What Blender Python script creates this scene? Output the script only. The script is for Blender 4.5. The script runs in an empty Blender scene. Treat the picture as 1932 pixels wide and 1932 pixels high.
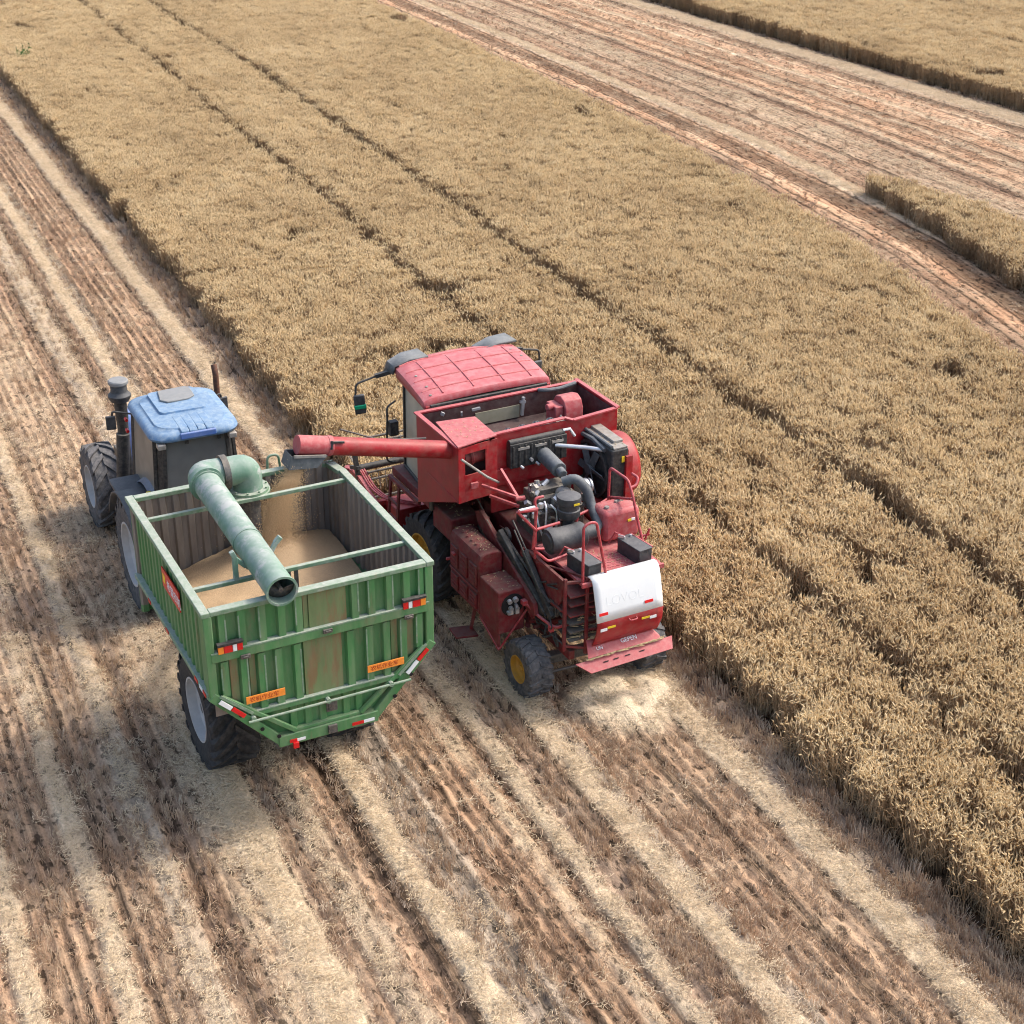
import bpy, bmesh, math, random
import numpy as np
from mathutils import Vector, Matrix, Quaternion

random.seed(7)
rng = np.random.default_rng(11)
S = bpy.context.scene
COL = S.collection
PI = math.pi

# ------------------------------------------------------------------ camera
F_PX, PITCH, YAW, ROLL, CAM_H = 2937.2, math.radians(26.852), math.radians(25.142), math.radians(0.341), 10.575
fwd = Vector((math.sin(YAW) * math.cos(PITCH), math.cos(YAW) * math.cos(PITCH), -math.sin(PITCH)))
r0 = Vector((math.cos(YAW), -math.sin(YAW), 0.0))
u0 = r0.cross(fwd)
cr = r0 * math.cos(ROLL) + u0 * math.sin(ROLL)
cu = u0 * math.cos(ROLL) - r0 * math.sin(ROLL)
camd = bpy.data.cameras.new('camera')
camd.sensor_width = 36.0
camd.lens = 36.0 * F_PX / 1932.0
camd.clip_end = 2000
cam = bpy.data.objects.new('camera', camd)
COL.objects.link(cam)
M = Matrix((cr, cu, -fwd)).transposed().to_4x4()
M.translation = Vector((0, 0, CAM_H))
cam.matrix_world = M
S.camera = cam

# ------------------------------------------------------------------ light
SUN_EL, SUN_AZ = math.radians(50), math.radians(-5)     # azimuth measured from +X towards +Y
sd = Vector((math.cos(SUN_EL) * math.cos(SUN_AZ), math.cos(SUN_EL) * math.sin(SUN_AZ), math.sin(SUN_EL)))
W = bpy.data.worlds.new('World')
S.world = W
W.use_nodes = True
nt = W.node_tree
sky = nt.nodes.new('ShaderNodeTexSky')
sky.sky_type = 'NISHITA'
sky.sun_disc = False
sky.sun_elevation = SUN_EL
sky.sun_rotation = PI / 2 - SUN_AZ
sky.air_density = 1.0
sky.dust_density = 4.0
sky.ozone_density = 1.0
bg = nt.nodes['Background']
bg.inputs['Strength'].default_value = 0.15
nt.links.new(sky.outputs[0], bg.inputs['Color'])
ld = bpy.data.lights.new('sun', 'SUN')
ld.energy = 1.25
ld.angle = math.radians(10.0)
ld.color = (1.0, 0.965, 0.91)
sun = bpy.data.objects.new('sun', ld)
COL.objects.link(sun)
sun.rotation_mode = 'QUATERNION'
sun.rotation_quaternion = sd.to_track_quat('Z', 'Y')
S.view_settings.view_transform = 'Standard'
S.view_settings.look = 'None'
S.view_settings.exposure = 1.1
S.view_settings.gamma = 1.0
S.render.engine = 'CYCLES'
S.cycles.max_bounces = 6
S.cycles.transparent_max_bounces = 12
S.cycles.use_denoising = True
S.cycles.filter_width = 1.1

# ------------------------------------------------------------------ materials
def mat(name, col, rough=0.55, metal=0.0, dust=None, amt=0.25, top=0.3, var=0.12, scale=5.0, rust=None, rust_amt=0.0,
        bump=0.0, bscale=60.0, spec=0.4, streak=False):
    m = bpy.data.materials.new(name)
    m.use_nodes = True
    n, l = m.node_tree.nodes, m.node_tree.links
    b = n['Principled BSDF']
    b.inputs['Roughness'].default_value = rough
    b.inputs['Metallic'].default_value = metal
    b.inputs['Specular IOR Level'].default_value = spec
    tc = n.new('ShaderNodeTexCoord')
    src = tc.outputs['Object']
    if streak:
        mp = n.new('ShaderNodeMapping'); mp.inputs['Scale'].default_value = (1, 1, 0.22)
        l.new(src, mp.inputs['Vector']); src = mp.outputs[0]
    def noise(sc, det=5.0, rgh=0.6):
        t = n.new('ShaderNodeTexNoise'); t.inputs['Scale'].default_value = sc
        t.inputs['Detail'].default_value = det; t.inputs['Roughness'].default_value = rgh
        l.new(src, t.inputs['Vector']); return t.outputs['Fac']
    def math_(op, a, bb):
        k = n.new('ShaderNodeMath'); k.operation = op; k.use_clamp = False
        for i, v in enumerate((a, bb)):
            if isinstance(v, (int, float)): k.inputs[i].default_value = v
            else: l.new(v, k.inputs[i])
        return k.outputs[0]
    def mix(f, a, bb):
        k = n.new('ShaderNodeMix'); k.data_type = 'RGBA'
        if isinstance(f, (int, float)): k.inputs[0].default_value = f
        else: l.new(f, k.inputs[0])
        for i, v in ((6, a), (7, bb)):
            if isinstance(v, tuple): k.inputs[i].default_value = (*v, 1)
            else: l.new(v, k.inputs[i])
        return k.outputs[2]
    def ramp(f, a, bb):
        k = n.new('ShaderNodeMapRange'); k.inputs[1].default_value = a; k.inputs[2].default_value = bb
        l.new(f, k.inputs[0]); return k.outputs[0]
    n1 = noise(scale)
    c = mix(ramp(n1, 0.3, 0.7), tuple(x * (1 - var) for x in col), tuple(min(1, x * (1 + var)) for x in col))
    if rust:
        c = mix(math_('MULTIPLY', ramp(noise(scale * 1.7, 7, 0.7), 0.62 - 0.3 * rust_amt, 0.72 - 0.3 * rust_amt), min(1, 0.4 + rust_amt)), c, rust)
    if dust:
        g = n.new('ShaderNodeNewGeometry')
        sx = n.new('ShaderNodeSeparateXYZ'); l.new(g.outputs['Normal'], sx.inputs[0])
        up = ramp(sx.outputs[2], 0.35, 1.0)
        d = math_('ADD', math_('MULTIPLY', ramp(noise(scale * 2.3, 6, 0.65), 0.4, 0.75), amt), math_('MULTIPLY', up, top))
        d = math_('MULTIPLY', d, math_('ADD', 0.55, noise(scale * 9, 3)))
        k = n.new('ShaderNodeClamp'); l.new(d, k.inputs[0])
        c = mix(k.outputs[0], c, dust)
        l.new(ramp(k.outputs[0], 0, 1), n.new('ShaderNodeMath').inputs[0])
        r = n.new('ShaderNodeMapRange'); r.inputs[3].default_value = rough; r.inputs[4].default_value = 0.9
        l.new(k.outputs[0], r.inputs[0]); l.new(r.outputs[0], b.inputs['Roughness'])
    l.new(c, b.inputs['Base Color'])
    if bump:
        bp = n.new('ShaderNodeBump'); bp.inputs['Strength'].default_value = bump; bp.inputs['Distance'].default_value = 0.01
        l.new(noise(bscale, 4), bp.inputs['Height']); l.new(bp.outputs[0], b.inputs['Normal'])
    return m

DUST = (0.42, 0.33, 0.23)
PALE = (0.55, 0.5, 0.43)
m_red = mat('red_paint', (0.33, 0.011, 0.016), 0.4, dust=(0.3, 0.15, 0.115), amt=0.45, top=0.15, scale=4, var=0.2, rust=(0.1, 0.02, 0.02), rust_amt=0.05, bump=0.2, bscale=5)
m_redd = mat('grimy_red_paint', (0.16, 0.008, 0.012), 0.6, dust=(0.17, 0.11, 0.085), amt=0.6, top=0.35, scale=6, var=0.3)
m_roof = mat('faded_red_roof', (0.43, 0.075, 0.08), 0.5, dust=(0.55, 0.28, 0.27), amt=0.5, top=0.18, scale=4, var=0.12)
m_rail = mat('red_rail_paint', (0.38, 0.03, 0.038), 0.45, dust=(0.55, 0.3, 0.28), amt=0.3, top=0.25, scale=8)
m_plate = mat('pinkish_red_plate', (0.4, 0.06, 0.065), 0.55, dust=(0.5, 0.27, 0.24), amt=0.45, top=0.2, scale=7)
m_white = mat('white_paint', (0.75, 0.77, 0.75), 0.6, dust=PALE, amt=0.08, top=0.03, scale=4, var=0.03)
m_black = mat('black_metal', (0.02, 0.021, 0.022), 0.5, dust=(0.2, 0.18, 0.15), amt=0.35, top=0.25, scale=9)
m_blackp = mat('black_plastic', (0.03, 0.033, 0.036), 0.5, dust=(0.22, 0.21, 0.2), amt=0.25, top=0.35, scale=6)
m_iron = mat('greasy_iron', (0.07, 0.068, 0.065), 0.45, metal=0.3, dust=(0.28, 0.24, 0.19), amt=0.55, top=0.3, scale=12, var=0.4)
m_silver = mat('bright_metal', (0.62, 0.63, 0.64), 0.35, metal=0.7, dust=(0.35, 0.32, 0.28), amt=0.35, top=0.1, scale=12)
m_cast = mat('cast_metal', (0.3, 0.29, 0.27), 0.5, metal=0.35, dust=(0.35, 0.29, 0.22), amt=0.5, top=0.3, scale=14, var=0.4)
m_tyre = mat('tyre_rubber', (0.022, 0.022, 0.023), 0.75, dust=(0.16, 0.14, 0.12), amt=0.35, top=0.12, scale=7, bump=0.2)
m_tyred = mat('dusty_tyre_rubber', (0.05, 0.05, 0.052), 0.8, dust=(0.24, 0.22, 0.2), amt=0.6, top=0.2, scale=7, bump=0.2)
m_yel = mat('yellow_rim_paint', (0.5, 0.25, 0.02), 0.5, dust=(0.3, 0.2, 0.1), amt=0.4, top=0.1, scale=10)
m_rimw = mat('white_rim_paint', (0.46, 0.445, 0.42), 0.5, dust=(0.4, 0.37, 0.34), amt=0.3, top=0.1, scale=6)
m_green = mat('green_paint', (0.06, 0.2, 0.065), 0.5, dust=(0.27, 0.28, 0.18), amt=0.45, top=0.3, scale=3, rust=(0.17, 0.13, 0.075), rust_amt=0.12, streak=True, var=0.2, bump=0.25, bscale=5)
m_greenrail = mat('worn_green_rail', (0.13, 0.23, 0.13), 0.6, dust=(0.42, 0.42, 0.36), amt=0.5, top=0.45, scale=6, rust=(0.3, 0.2, 0.13), rust_amt=0.12)
m_panel = mat('rusty_green_panel', (0.14, 0.2, 0.08), 0.65, dust=(0.24, 0.2, 0.11), amt=0.6, top=0.3, scale=3, rust=(0.2, 0.12, 0.055), rust_amt=0.45, streak=True, var=0.25)
m_mint = mat('weathered_mint_paint', (0.115, 0.225, 0.15), 0.6, dust=(0.4, 0.41, 0.38), amt=0.55, top=0.3, scale=1.9, rust=(0.45, 0.42, 0.41), rust_amt=0.3, var=0.15)
m_inner = mat('dusty_steel_lining', (0.2, 0.165, 0.135), 0.8, dust=(0.36, 0.32, 0.27), amt=0.55, top=0.2, scale=3, streak=True, var=0.3)
m_blue = mat('faded_blue_roof', (0.085, 0.18, 0.32), 0.6, dust=(0.33, 0.4, 0.44), amt=0.6, top=0.25, scale=7, var=0.12)
m_bluep = mat('blue_paint', (0.06, 0.14, 0.4), 0.5, dust=(0.35, 0.37, 0.4), amt=0.3, top=0.3, scale=4)
m_fend = mat('grey_blue_fender', (0.1, 0.12, 0.16), 0.6, dust=(0.3, 0.3, 0.3), amt=0.4, top=0.35, scale=5)
m_hatch = mat('grey_hatch', (0.2, 0.205, 0.2), 0.6, dust=(0.33, 0.31, 0.28), amt=0.35, top=0.15, scale=8)
m_reds = mat('red_reflector', (0.6, 0.015, 0.015), 0.3, scale=20)
m_orange = mat('orange_sign', (0.85, 0.27, 0.03), 0.5, scale=20, dust=(0.7, 0.4, 0.2), amt=0.15, top=0)
m_orl = mat('orange_lens', (0.8, 0.25, 0.03), 0.3, scale=20)
m_ink = mat('dark_red_ink', (0.4, 0.06, 0.015), 0.6, scale=20)
m_yelst = mat('yellow_sticker', (0.75, 0.55, 0.03), 0.5, scale=20)
m_grn_st = mat('green_cloth', (0.0, 0.3, 0.14), 0.6, scale=20)
m_hose = mat('rubber_hose', (0.075, 0.085, 0.09), 0.5, dust=(0.28, 0.28, 0.27), amt=0.3, top=0.3, scale=8)
m_dark = mat('dark_void', (0.012, 0.01, 0.01), 0.9, scale=10)
m_straw = mat('straw_clump', (0.52, 0.4, 0.22), 0.9, scale=30, var=0.3)
m_brace = mat('faded_letter', (0.72, 0.74, 0.72), 0.6, scale=8, var=0.02)
m_olive = mat('dusty_tank_window', (0.27, 0.25, 0.17), 0.6, dust=(0.34, 0.31, 0.24), amt=0.5, top=0, scale=5)
m_rustpipe = mat('rusty_exhaust', (0.09, 0.045, 0.03), 0.8, rust=(0.16, 0.07, 0.035), rust_amt=0.5, scale=12)

def glass(name, col, clear=0.35, rough=0.25):
    m = bpy.data.materials.new(name); m.use_nodes = True
    n, l = m.node_tree.nodes, m.node_tree.links
    b = n['Principled BSDF']; out = n['Material Output']
    tc = n.new('ShaderNodeTexCoord'); t = n.new('ShaderNodeTexNoise'); t.inputs['Scale'].default_value = 3; t.inputs['Detail'].default_value = 6
    l.new(tc.outputs['Object'], t.inputs['Vector'])
    cr_ = n.new('ShaderNodeMix'); cr_.data_type = 'RGBA'
    cr_.inputs[6].default_value = (*[x * 0.7 for x in col], 1); cr_.inputs[7].default_value = (*[x * 1.25 for x in col], 1)
    l.new(t.outputs['Fac'], cr_.inputs[0]); l.new(cr_.outputs[2], b.inputs['Base Color'])
    b.inputs['Roughness'].default_value = rough
    tr = n.new('ShaderNodeBsdfTransparent'); ms = n.new('ShaderNodeMixShader')
    mr = n.new('ShaderNodeMapRange'); mr.inputs[1].default_value = 0.3; mr.inputs[2].default_value = 0.7
    mr.inputs[3].default_value = clear * 1.4; mr.inputs[4].default_value = clear * 0.6
    l.new(t.outputs['Fac'], mr.inputs[0]); l.new(mr.outputs[0], ms.inputs[0])
    l.new(b.outputs[0], ms.inputs[1]); l.new(tr.outputs[0], ms.inputs[2]); l.new(ms.outputs[0], out.inputs['Surface'])
    return m
m_glassd = glass('dark_dusty_glass', (0.15, 0.155, 0.15), 0.14, 0.4)
m_glasst = glass('tan_dusty_glass', (0.5, 0.44, 0.33), 0.12, 0.5)

m_glassg = glass('grey_dusty_glass', (0.22, 0.2, 0.165), 0.18, 0.45)
def plant_mat(name, cols, trans=0.25, wscale=0.35, patch=None):
    """several tones picked per instance, with a slow change over the field"""
    m = bpy.data.materials.new(name); m.use_nodes = True
    n, l = m.node_tree.nodes, m.node_tree.links
    b = n['Principled BSDF']; out = n['Material Output']
    oi = n.new('ShaderNodeObjectInfo'); geo = n.new('ShaderNodeNewGeometry')
    t = n.new('ShaderNodeTexNoise'); t.inputs['Scale'].default_value = wscale; t.inputs['Detail'].default_value = 6
    t.inputs['Roughness'].default_value = 0.65
    l.new(geo.outputs['Position'], t.inputs['Vector'])
    t2 = n.new('ShaderNodeTexNoise'); t2.inputs['Scale'].default_value = 26; t2.inputs['Detail'].default_value = 2
    l.new(geo.outputs['Position'], t2.inputs['Vector'])
    a = n.new('ShaderNodeMath'); a.operation = 'MULTIPLY_ADD'; a.inputs[1].default_value = 0.3
    l.new(oi.outputs['Random'], a.inputs[0]); l.new(t.outputs['Fac'], a.inputs[2])
    a2 = n.new('ShaderNodeMath'); a2.operation = 'MULTIPLY_ADD'; a2.inputs[1].default_value = 0.7
    l.new(t2.outputs['Fac'], a2.inputs[0]); l.new(a.outputs[0], a2.inputs[2])
    r = n.new('ShaderNodeValToRGB')
    mr = n.new('ShaderNodeMapRange'); mr.inputs[1].default_value = 0.6; mr.inputs[2].default_value = 1.4
    l.new(a2.outputs[0], mr.inputs[0]); l.new(mr.outputs[0], r.inputs[0])
    els = r.color_ramp.elements
    while len(els) < len(cols): els.new(0.5)
    for i, c in enumerate(cols):
        els[i].position = i / (len(cols) - 1); els[i].color = (*c, 1)
    l.new(r.outputs[0], b.inputs['Base Color'])
    b.inputs['Roughness'].default_value = 0.7
    b.inputs['Specular IOR Level'].default_value = 0.25
    tl = n.new('ShaderNodeBsdfTranslucent'); l.new(r.outputs[0], tl.inputs['Color'])
    ms = n.new('ShaderNodeMixShader'); ms.inputs[0].default_value = trans
    l.new(b.outputs[0], ms.inputs[1]); l.new(tl.outputs[0], ms.inputs[2]); l.new(ms.outputs[0], out.inputs['Surface'])
    return m
m_ear = plant_mat('ripe_wheat_ear', [(0.54, 0.4, 0.22), (0.75, 0.59, 0.35), (0.84, 0.69, 0.43), (0.9, 0.77, 0.53)], 0.42)
m_stalk = plant_mat('wheat_stalk', [(0.26, 0.165, 0.09), (0.4, 0.28, 0.16), (0.55, 0.42, 0.26)], 0.3)
m_stub = plant_mat('stubble_straw', [(0.32, 0.2, 0.115), (0.5, 0.34, 0.215), (0.62, 0.47, 0.32), (0.73, 0.6, 0.44)], 0.15, 0.8)
m_chaff = plant_mat('loose_straw', [(0.5, 0.37, 0.22), (0.68, 0.53, 0.34), (0.8, 0.67, 0.48)], 0.15, 0.8)
m_leaf = plant_mat('weed_leaf', [(0.05, 0.11, 0.03), (0.1, 0.18, 0.05), (0.16, 0.22, 0.08)], 0.25)

# ------------------------------------------------------------------ mesh builder
class MB:
    def __init__(s): s.v, s.f, s.m, s.mi = [], [], [], 0
    def add(s, vs, fs):
        o = len(s.v); s.v += [tuple(x) for x in vs]
        for f in fs: s.f.append(tuple(i + o for i in f)); s.m.append(s.mi)
        return s
    def box(s, c, d, rot=None):
        c = Vector(c); h = Vector(d) / 2
        vs = [Vector((x * h.x, y * h.y, z * h.z)) for z in (-1, 1) for y in (-1, 1) for x in (-1, 1)]
        if rot is not None:
            if not isinstance(rot, Matrix): rot = Matrix.Rotation(rot[2], 3, 'Z') @ Matrix.Rotation(rot[1], 3, 'Y') @ Matrix.Rotation(rot[0], 3, 'X')
            vs = [rot @ v for v in vs]
        return s.add([v + c for v in vs], [(0, 2, 3, 1), (4, 5, 7, 6), (0, 1, 5, 4), (2, 6, 7, 3), (0, 4, 6, 2), (1, 3, 7, 5)])
    def bb(s, x0, x1, y0, y1, z0, z1): return s.box(((x0 + x1) / 2, (y0 + y1) / 2, (z0 + z1) / 2), (x1 - x0, y1 - y0, z1 - z0))
    def bar(s, a, b, w, h=None):
        a, b = Vector(a), Vector(b); d = b - a; L = d.length; q = d.to_track_quat('Y', 'Z').to_matrix()
        return s.box((a + b) / 2, (w, L, h or w), q)
    def prism(s, poly, ax, a, b):
        k = len(poly)
        def P(p, t): return (t, p[0], p[1]) if ax == 'x' else ((p[0], t, p[1]) if ax == 'y' else (p[0], p[1], t))
        vs = [P(p, a) for p in poly] + [P(p, b) for p in poly]
        fs = [tuple(range(k))[::-1], tuple(range(k, 2 * k))] + [(i, (i + 1) % k, k + (i + 1) % k, k + i) for i in range(k)]
        return s.add(vs, fs)
    def cyl(s, a, b, r0, r1=None, n=16, caps=True):
        r1 = r0 if r1 is None else r1
        a, b = Vector(a), Vector(b); q = (b - a).to_track_quat('Z', 'Y').to_matrix()
        cs = [Vector((math.cos(2 * PI * i / n), math.sin(2 * PI * i / n), 0)) for i in range(n)]
        vs = [a + q @ (c * r0) for c in cs] + [b + q @ (c * r1) for c in cs]
        fs = [(i, (i + 1) % n, n + (i + 1) % n, n + i) for i in range(n)]
        if caps: fs += [tuple(range(n))[::-1], tuple(range(n, 2 * n))]
        return s.add(vs, fs)
    def tube(s, pts, r, n=8, caps=True):
        pts = [Vector(p) for p in pts]; rings = []; up = None
        for i, p in enumerate(pts):
            t = (pts[min(i + 1, len(pts) - 1)] - pts[max(i - 1, 0)]).normalized()
            if up is None: up = t.orthogonal().normalized()
            up = (up - t * up.dot(t)).normalized(); sd_ = t.cross(up)
            rr = r[i] if isinstance(r, (list, tuple)) else r
            rings.append([p + (up * math.cos(2 * PI * k / n) + sd_ * math.sin(2 * PI * k / n)) * rr for k in range(n)])
        vs = [v for R_ in rings for v in R_]; fs = []
        for i in range(len(pts) - 1):
            for k in range(n): fs.append((i * n + k, i * n + (k + 1) % n, (i + 1) * n + (k + 1) % n, (i + 1) * n + k))
        if caps: fs += [tuple(range(n))[::-1], tuple(range((len(pts) - 1) * n, len(pts) * n))]
        return s.add(vs, fs)
    def lathe(s, prof, o, ax, n=32, close=False):
        o = Vector(o); q = Vector(ax).to_track_quat('Z', 'Y').to_matrix(); k = len(prof)
        vs = [o + q @ Vector((r * math.cos(2 * PI * i / n), r * math.sin(2 * PI * i / n), h)) for i in range(n) for r, h in prof]
        fs = []
        for i in range(n):
            for j in range(k if close else k - 1):
                fs.append((i * k + j, ((i + 1) % n) * k + j, ((i + 1) % n) * k + (j + 1) % k, i * k + (j + 1) % k))
        return s.add(vs, fs)
    def grid(s, P):
        r, c = len(P), len(P[0])
        return s.add([p for row in P for p in row], [(i * c + j, i * c + j + 1, (i + 1) * c + j + 1, (i + 1) * c + j) for i in range(r - 1) for j in range(c - 1)])
    def each(s, name, mats, parent=None, **kw):
        par = list(range(len(s.v)))
        def fd(i):
            while par[i] != i: par[i] = par[par[i]]; i = par[i]
            return i
        for f in s.f:
            for i in f[1:]: par[fd(i)] = fd(f[0])
        g = {}
        for f in s.f: g.setdefault(fd(f[0]), []).append(f)
        out = []
        for fs in g.values():
            ids = sorted({i for f in fs for i in f}); mp = {i: k for k, i in enumerate(ids)}
            out.append(MB().add([s.v[i] for i in ids], [tuple(mp[i] for i in f) for f in fs]).build(name, mats, parent, **kw))
        return out
    def build(s, name, mats, parent=None, bevel=0.0, smooth=True, solid=0.0, label=None, ang=35):
        me = bpy.data.meshes.new(name); me.from_pydata([tuple(v) for v in s.v], [], s.f)
        if not isinstance(mats, (list, tuple)): mats = [mats]
        for m_ in mats: me.materials.append(m_)
        me.polygons.foreach_set('material_index', s.m)
        bm = bmesh.new(); bm.from_mesh(me); bmesh.ops.remove_doubles(bm, verts=bm.verts, dist=1e-5)
        bmesh.ops.recalc_face_normals(bm, faces=bm.faces); bm.to_mesh(me); bm.free()
        if smooth:
            me.polygons.foreach_set('use_smooth', [True] * len(me.polygons)); me.set_sharp_from_angle(angle=math.radians(ang))
        me.update()
        o = bpy.data.objects.new(name, me); COL.objects.link(o)
        if parent: o.parent = parent
        if solid:
            k = o.modifiers.new('thickness', 'SOLIDIFY'); k.thickness = solid; k.offset = 0
        if bevel:
            k = o.modifiers.new('bevel', 'BEVEL'); k.width = bevel; k.segments = 2; k.limit_method = 'ANGLE'; k.angle_limit = math.radians(40)
        if label: o['label'] = label
        return o

def arc(pts, rad, seg=5):
    """round the corners of a 3D polyline"""
    pts = [Vector(p) for p in pts]; out = [pts[0]]
    for i in range(1, len(pts) - 1):
        a, b, c = pts[i - 1], pts[i], pts[i + 1]
        r_ = min(rad, (a - b).length * 0.45, (c - b).length * 0.45)
        p, q = b + (a - b).normalized() * r_, b + (c - b).normalized() * r_
        for k in range(seg + 1):
            t = k / seg; out.append(p * (1 - t) ** 2 + b * 2 * t * (1 - t) + q * t * t)
    return out + [pts[-1]]

def thing(name, label, cat, loc=(0, 0, 0), rz=0.0, group=None, kind=None):
    o = bpy.data.objects.new(name, None); COL.objects.link(o); o.empty_display_size = 0.3
    o.location = loc; o.rotation_euler = (0, 0, rz); o['label'] = label; o['category'] = cat
    if group: o['group'] = group
    return o

def text_mb(body, size, origin, xdir, ydir, mb=None, depth=0.003, font=None):
    cu_ = bpy.data.curves.new('lettering', 'FONT'); cu_.body = body; cu_.size = size; cu_.extrude = depth
    cu_.resolution_u = 3
    to = bpy.data.objects.new('lettering', cu_); COL.objects.link(to)
    dg = bpy.context.evaluated_depsgraph_get(); me = bpy.data.meshes.new_from_object(to.evaluated_get(dg))
    x, y = Vector(xdir).normalized(), Vector(ydir).normalized(); z = x.cross(y)
    mb = mb or MB()
    o = Vector(origin)
    mb.add([o + x * v.co.x + y * v.co.y + z * v.co.z for v in me.vertices], [tuple(p.vertices) for p in me.polygons])
    bpy.data.objects.remove(to); bpy.data.curves.remove(cu_); bpy.data.meshes.remove(me)
    return mb

def wheel(parent, c, out, R, w, rim_r, rimmat, tyremat, lugs=18, lug_h=0.03, name='wheel', skew=0.3):
    """c: centre of the tyre, out: -1/+1 side that faces outwards (along x)"""
    cx, cy, cz = c
    hub = MB()
    hub.cyl((cx + out * w * 0.02, cy, cz), (cx + out * w * 0.2, cy, cz), rim_r * 0.42, rim_r * 0.34, 20)
    hub.cyl((cx + out * w * 0.2, cy, cz), (cx + out * w * 0.3, cy, cz), rim_r * 0.2, rim_r * 0.16, 14)
    for i in range(8):
        a = i * PI / 4
        p = Vector((cx + out * w * 0.2, cy + math.cos(a) * rim_r * 0.27, cz + math.sin(a) * rim_r * 0.27))
        hub.cyl(p, p + Vector((out * 0.025, 0, 0)), 0.014, n=6)
    wh = hub.build(name, rimmat, parent)
    t = MB(); h = w / 2
    rs = R - lug_h
    prof = [(rim_r, -h * 0.78), (rim_r * 1.02, -h * 0.9), (rim_r + (rs - rim_r) * 0.45, -h), (rim_r + (rs - rim_r) * 0.82, -h * 0.97), (rs * 0.985, -h * 0.82),
            (rs, -h * 0.5), (rs * 1.003, 0), (rs, h * 0.5), (rs * 0.985, h * 0.82), (rim_r + (rs - rim_r) * 0.82, h * 0.97), (rim_r + (rs - rim_r) * 0.45, h), (rim_r * 1.02, h * 0.9), (rim_r, h * 0.78)]
    t.lathe(prof, (cx, cy, cz), (1, 0, 0), 48, close=True)
    for sgn in (-1, 1):
        for i in range(lugs):
            a0 = 2 * PI * (i + (0.5 if sgn > 0 else 0)) / lugs
            tau = 2 * PI / lugs * 0.21
            vs = []
            for (x, aa, ra, rb) in ((-0.04, 0, rs - 0.01, R), (0.5, skew * 0.55, rs - 0.01, R), (0.93, skew, rs * 0.95, R * 0.985), (1.0, skew * 1.08, rs * 0.9, R * 0.93)):
                for da in (-tau, tau):
                    for rr in (ra, rb):
                        ang = a0 + aa + da * (1.15 if rr == ra else 0.85)
                        vs.append((cx + sgn * h * x, cy + math.cos(ang) * rr, cz + math.sin(ang) * rr))
            fs = []
            for k in range(3):
                o = k * 4
                fs += [(o, o + 1, o + 5, o + 4), (o + 1, o + 3, o + 7, o + 5), (o + 3, o + 2, o + 6, o + 7)]
            fs += [(0, 2, 3, 1), (12, 13, 15, 14)]
            t.add(vs, fs)
    t.build('tyre', tyremat, wh)
    r = MB()
    o = out
    prof = [(rim_r * 1.03, h * 0.86), (rim_r * 1.03, h * 0.93), (rim_r * 0.97, h * 0.93), (rim_r * 0.93, h * 0.55), (rim_r * 0.8, h * 0.4), (rim_r * 0.72, h * 0.25), (rim_r * 0.3, h * 0.12), (0.001, h * 0.12)]
    r.lathe([(a, b * o) for a, b in prof], (cx, cy, cz), (1, 0, 0), 36)
    r.lathe([(rim_r * 1.02, -h * 0.9 * o), (rim_r * 0.95, -h * 0.9 * o), (rim_r * 0.9, 0), (rim_r * 0.8, h * 0.38 * o)], (cx, cy, cz), (1, 0, 0), 36)
    r.build('rim', rimmat, wh)
    return wh

# ------------------------------------------------------------------ field layout
def interp(xs, pts): return np.interp(xs, [p[0] for p in pts], [p[1] for p in pts])
A_RIGHT = [(5, 14.6), (12, 16.9), (19.5, 19.15), (27.1, 20.95), (36.4, 21.95), (46, 22.3), (61.6, 22.65), (90, 23.0)]     # y -> x of the right border of the main crop
I_LEFT = [(16, 21.3), (23.8, 22.85), (27.4, 23.7), (31.6, 24.5)]
I_RIGHT = [(16, 24.2), (23.5, 25.2), (27.8, 25.35), (30.4, 24.95), (31.6, 24.5)]
D_LEFT = 34.7
HEAD_Y = 19.75
LEFT_X, RIGHT_CUT_X = 6.95, 9.22
TRAM1 = [(8, 10.8), (13, 11.0), (25, 11.2), (34, 11.4), (60, 11.8), (90, 12.2)]
TRAM2 = [(8, 13.4), (13, 13.5), (26, 13.85), (45, 14.35), (66, 14.45), (90, 14.6)]

def hash2(x, y):
    v = np.sin(x * 12.9898 + y * 78.233) * 43758.5453
    return v - np.floor(v)
def vnoise(x, y):
    x0, y0 = np.floor(x), np.floor(y); fx, fy = x - x0, y - y0
    fx, fy = fx * fx * (3 - 2 * fx), fy * fy * (3 - 2 * fy)
    return (hash2(x0, y0) * (1 - fx) + hash2(x0 + 1, y0) * fx) * (1 - fy) + (hash2(x0, y0 + 1) * (1 - fx) + hash2(x0 + 1, y0 + 1) * fx) * fy

def in_wheat(x, y, pad=0.0):
    x, y = np.asarray(x, float), np.asarray(y, float)
    ar = interp(y, A_RIGHT)
    e = 0.10 * (vnoise(x * 0 + 3.3, y * 1.3) - 0.5)
    left = np.where(y > HEAD_Y, LEFT_X, RIGHT_CUT_X) + e
    a = (x > left + pad) & (x < ar + e - pad)
    isl = (x > interp(y, I_LEFT) + e + pad) & (x < interp(y, I_RIGHT) - pad) & (y < 31.5)
    d = x > D_LEFT + e + pad
    return a | isl | d

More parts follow.
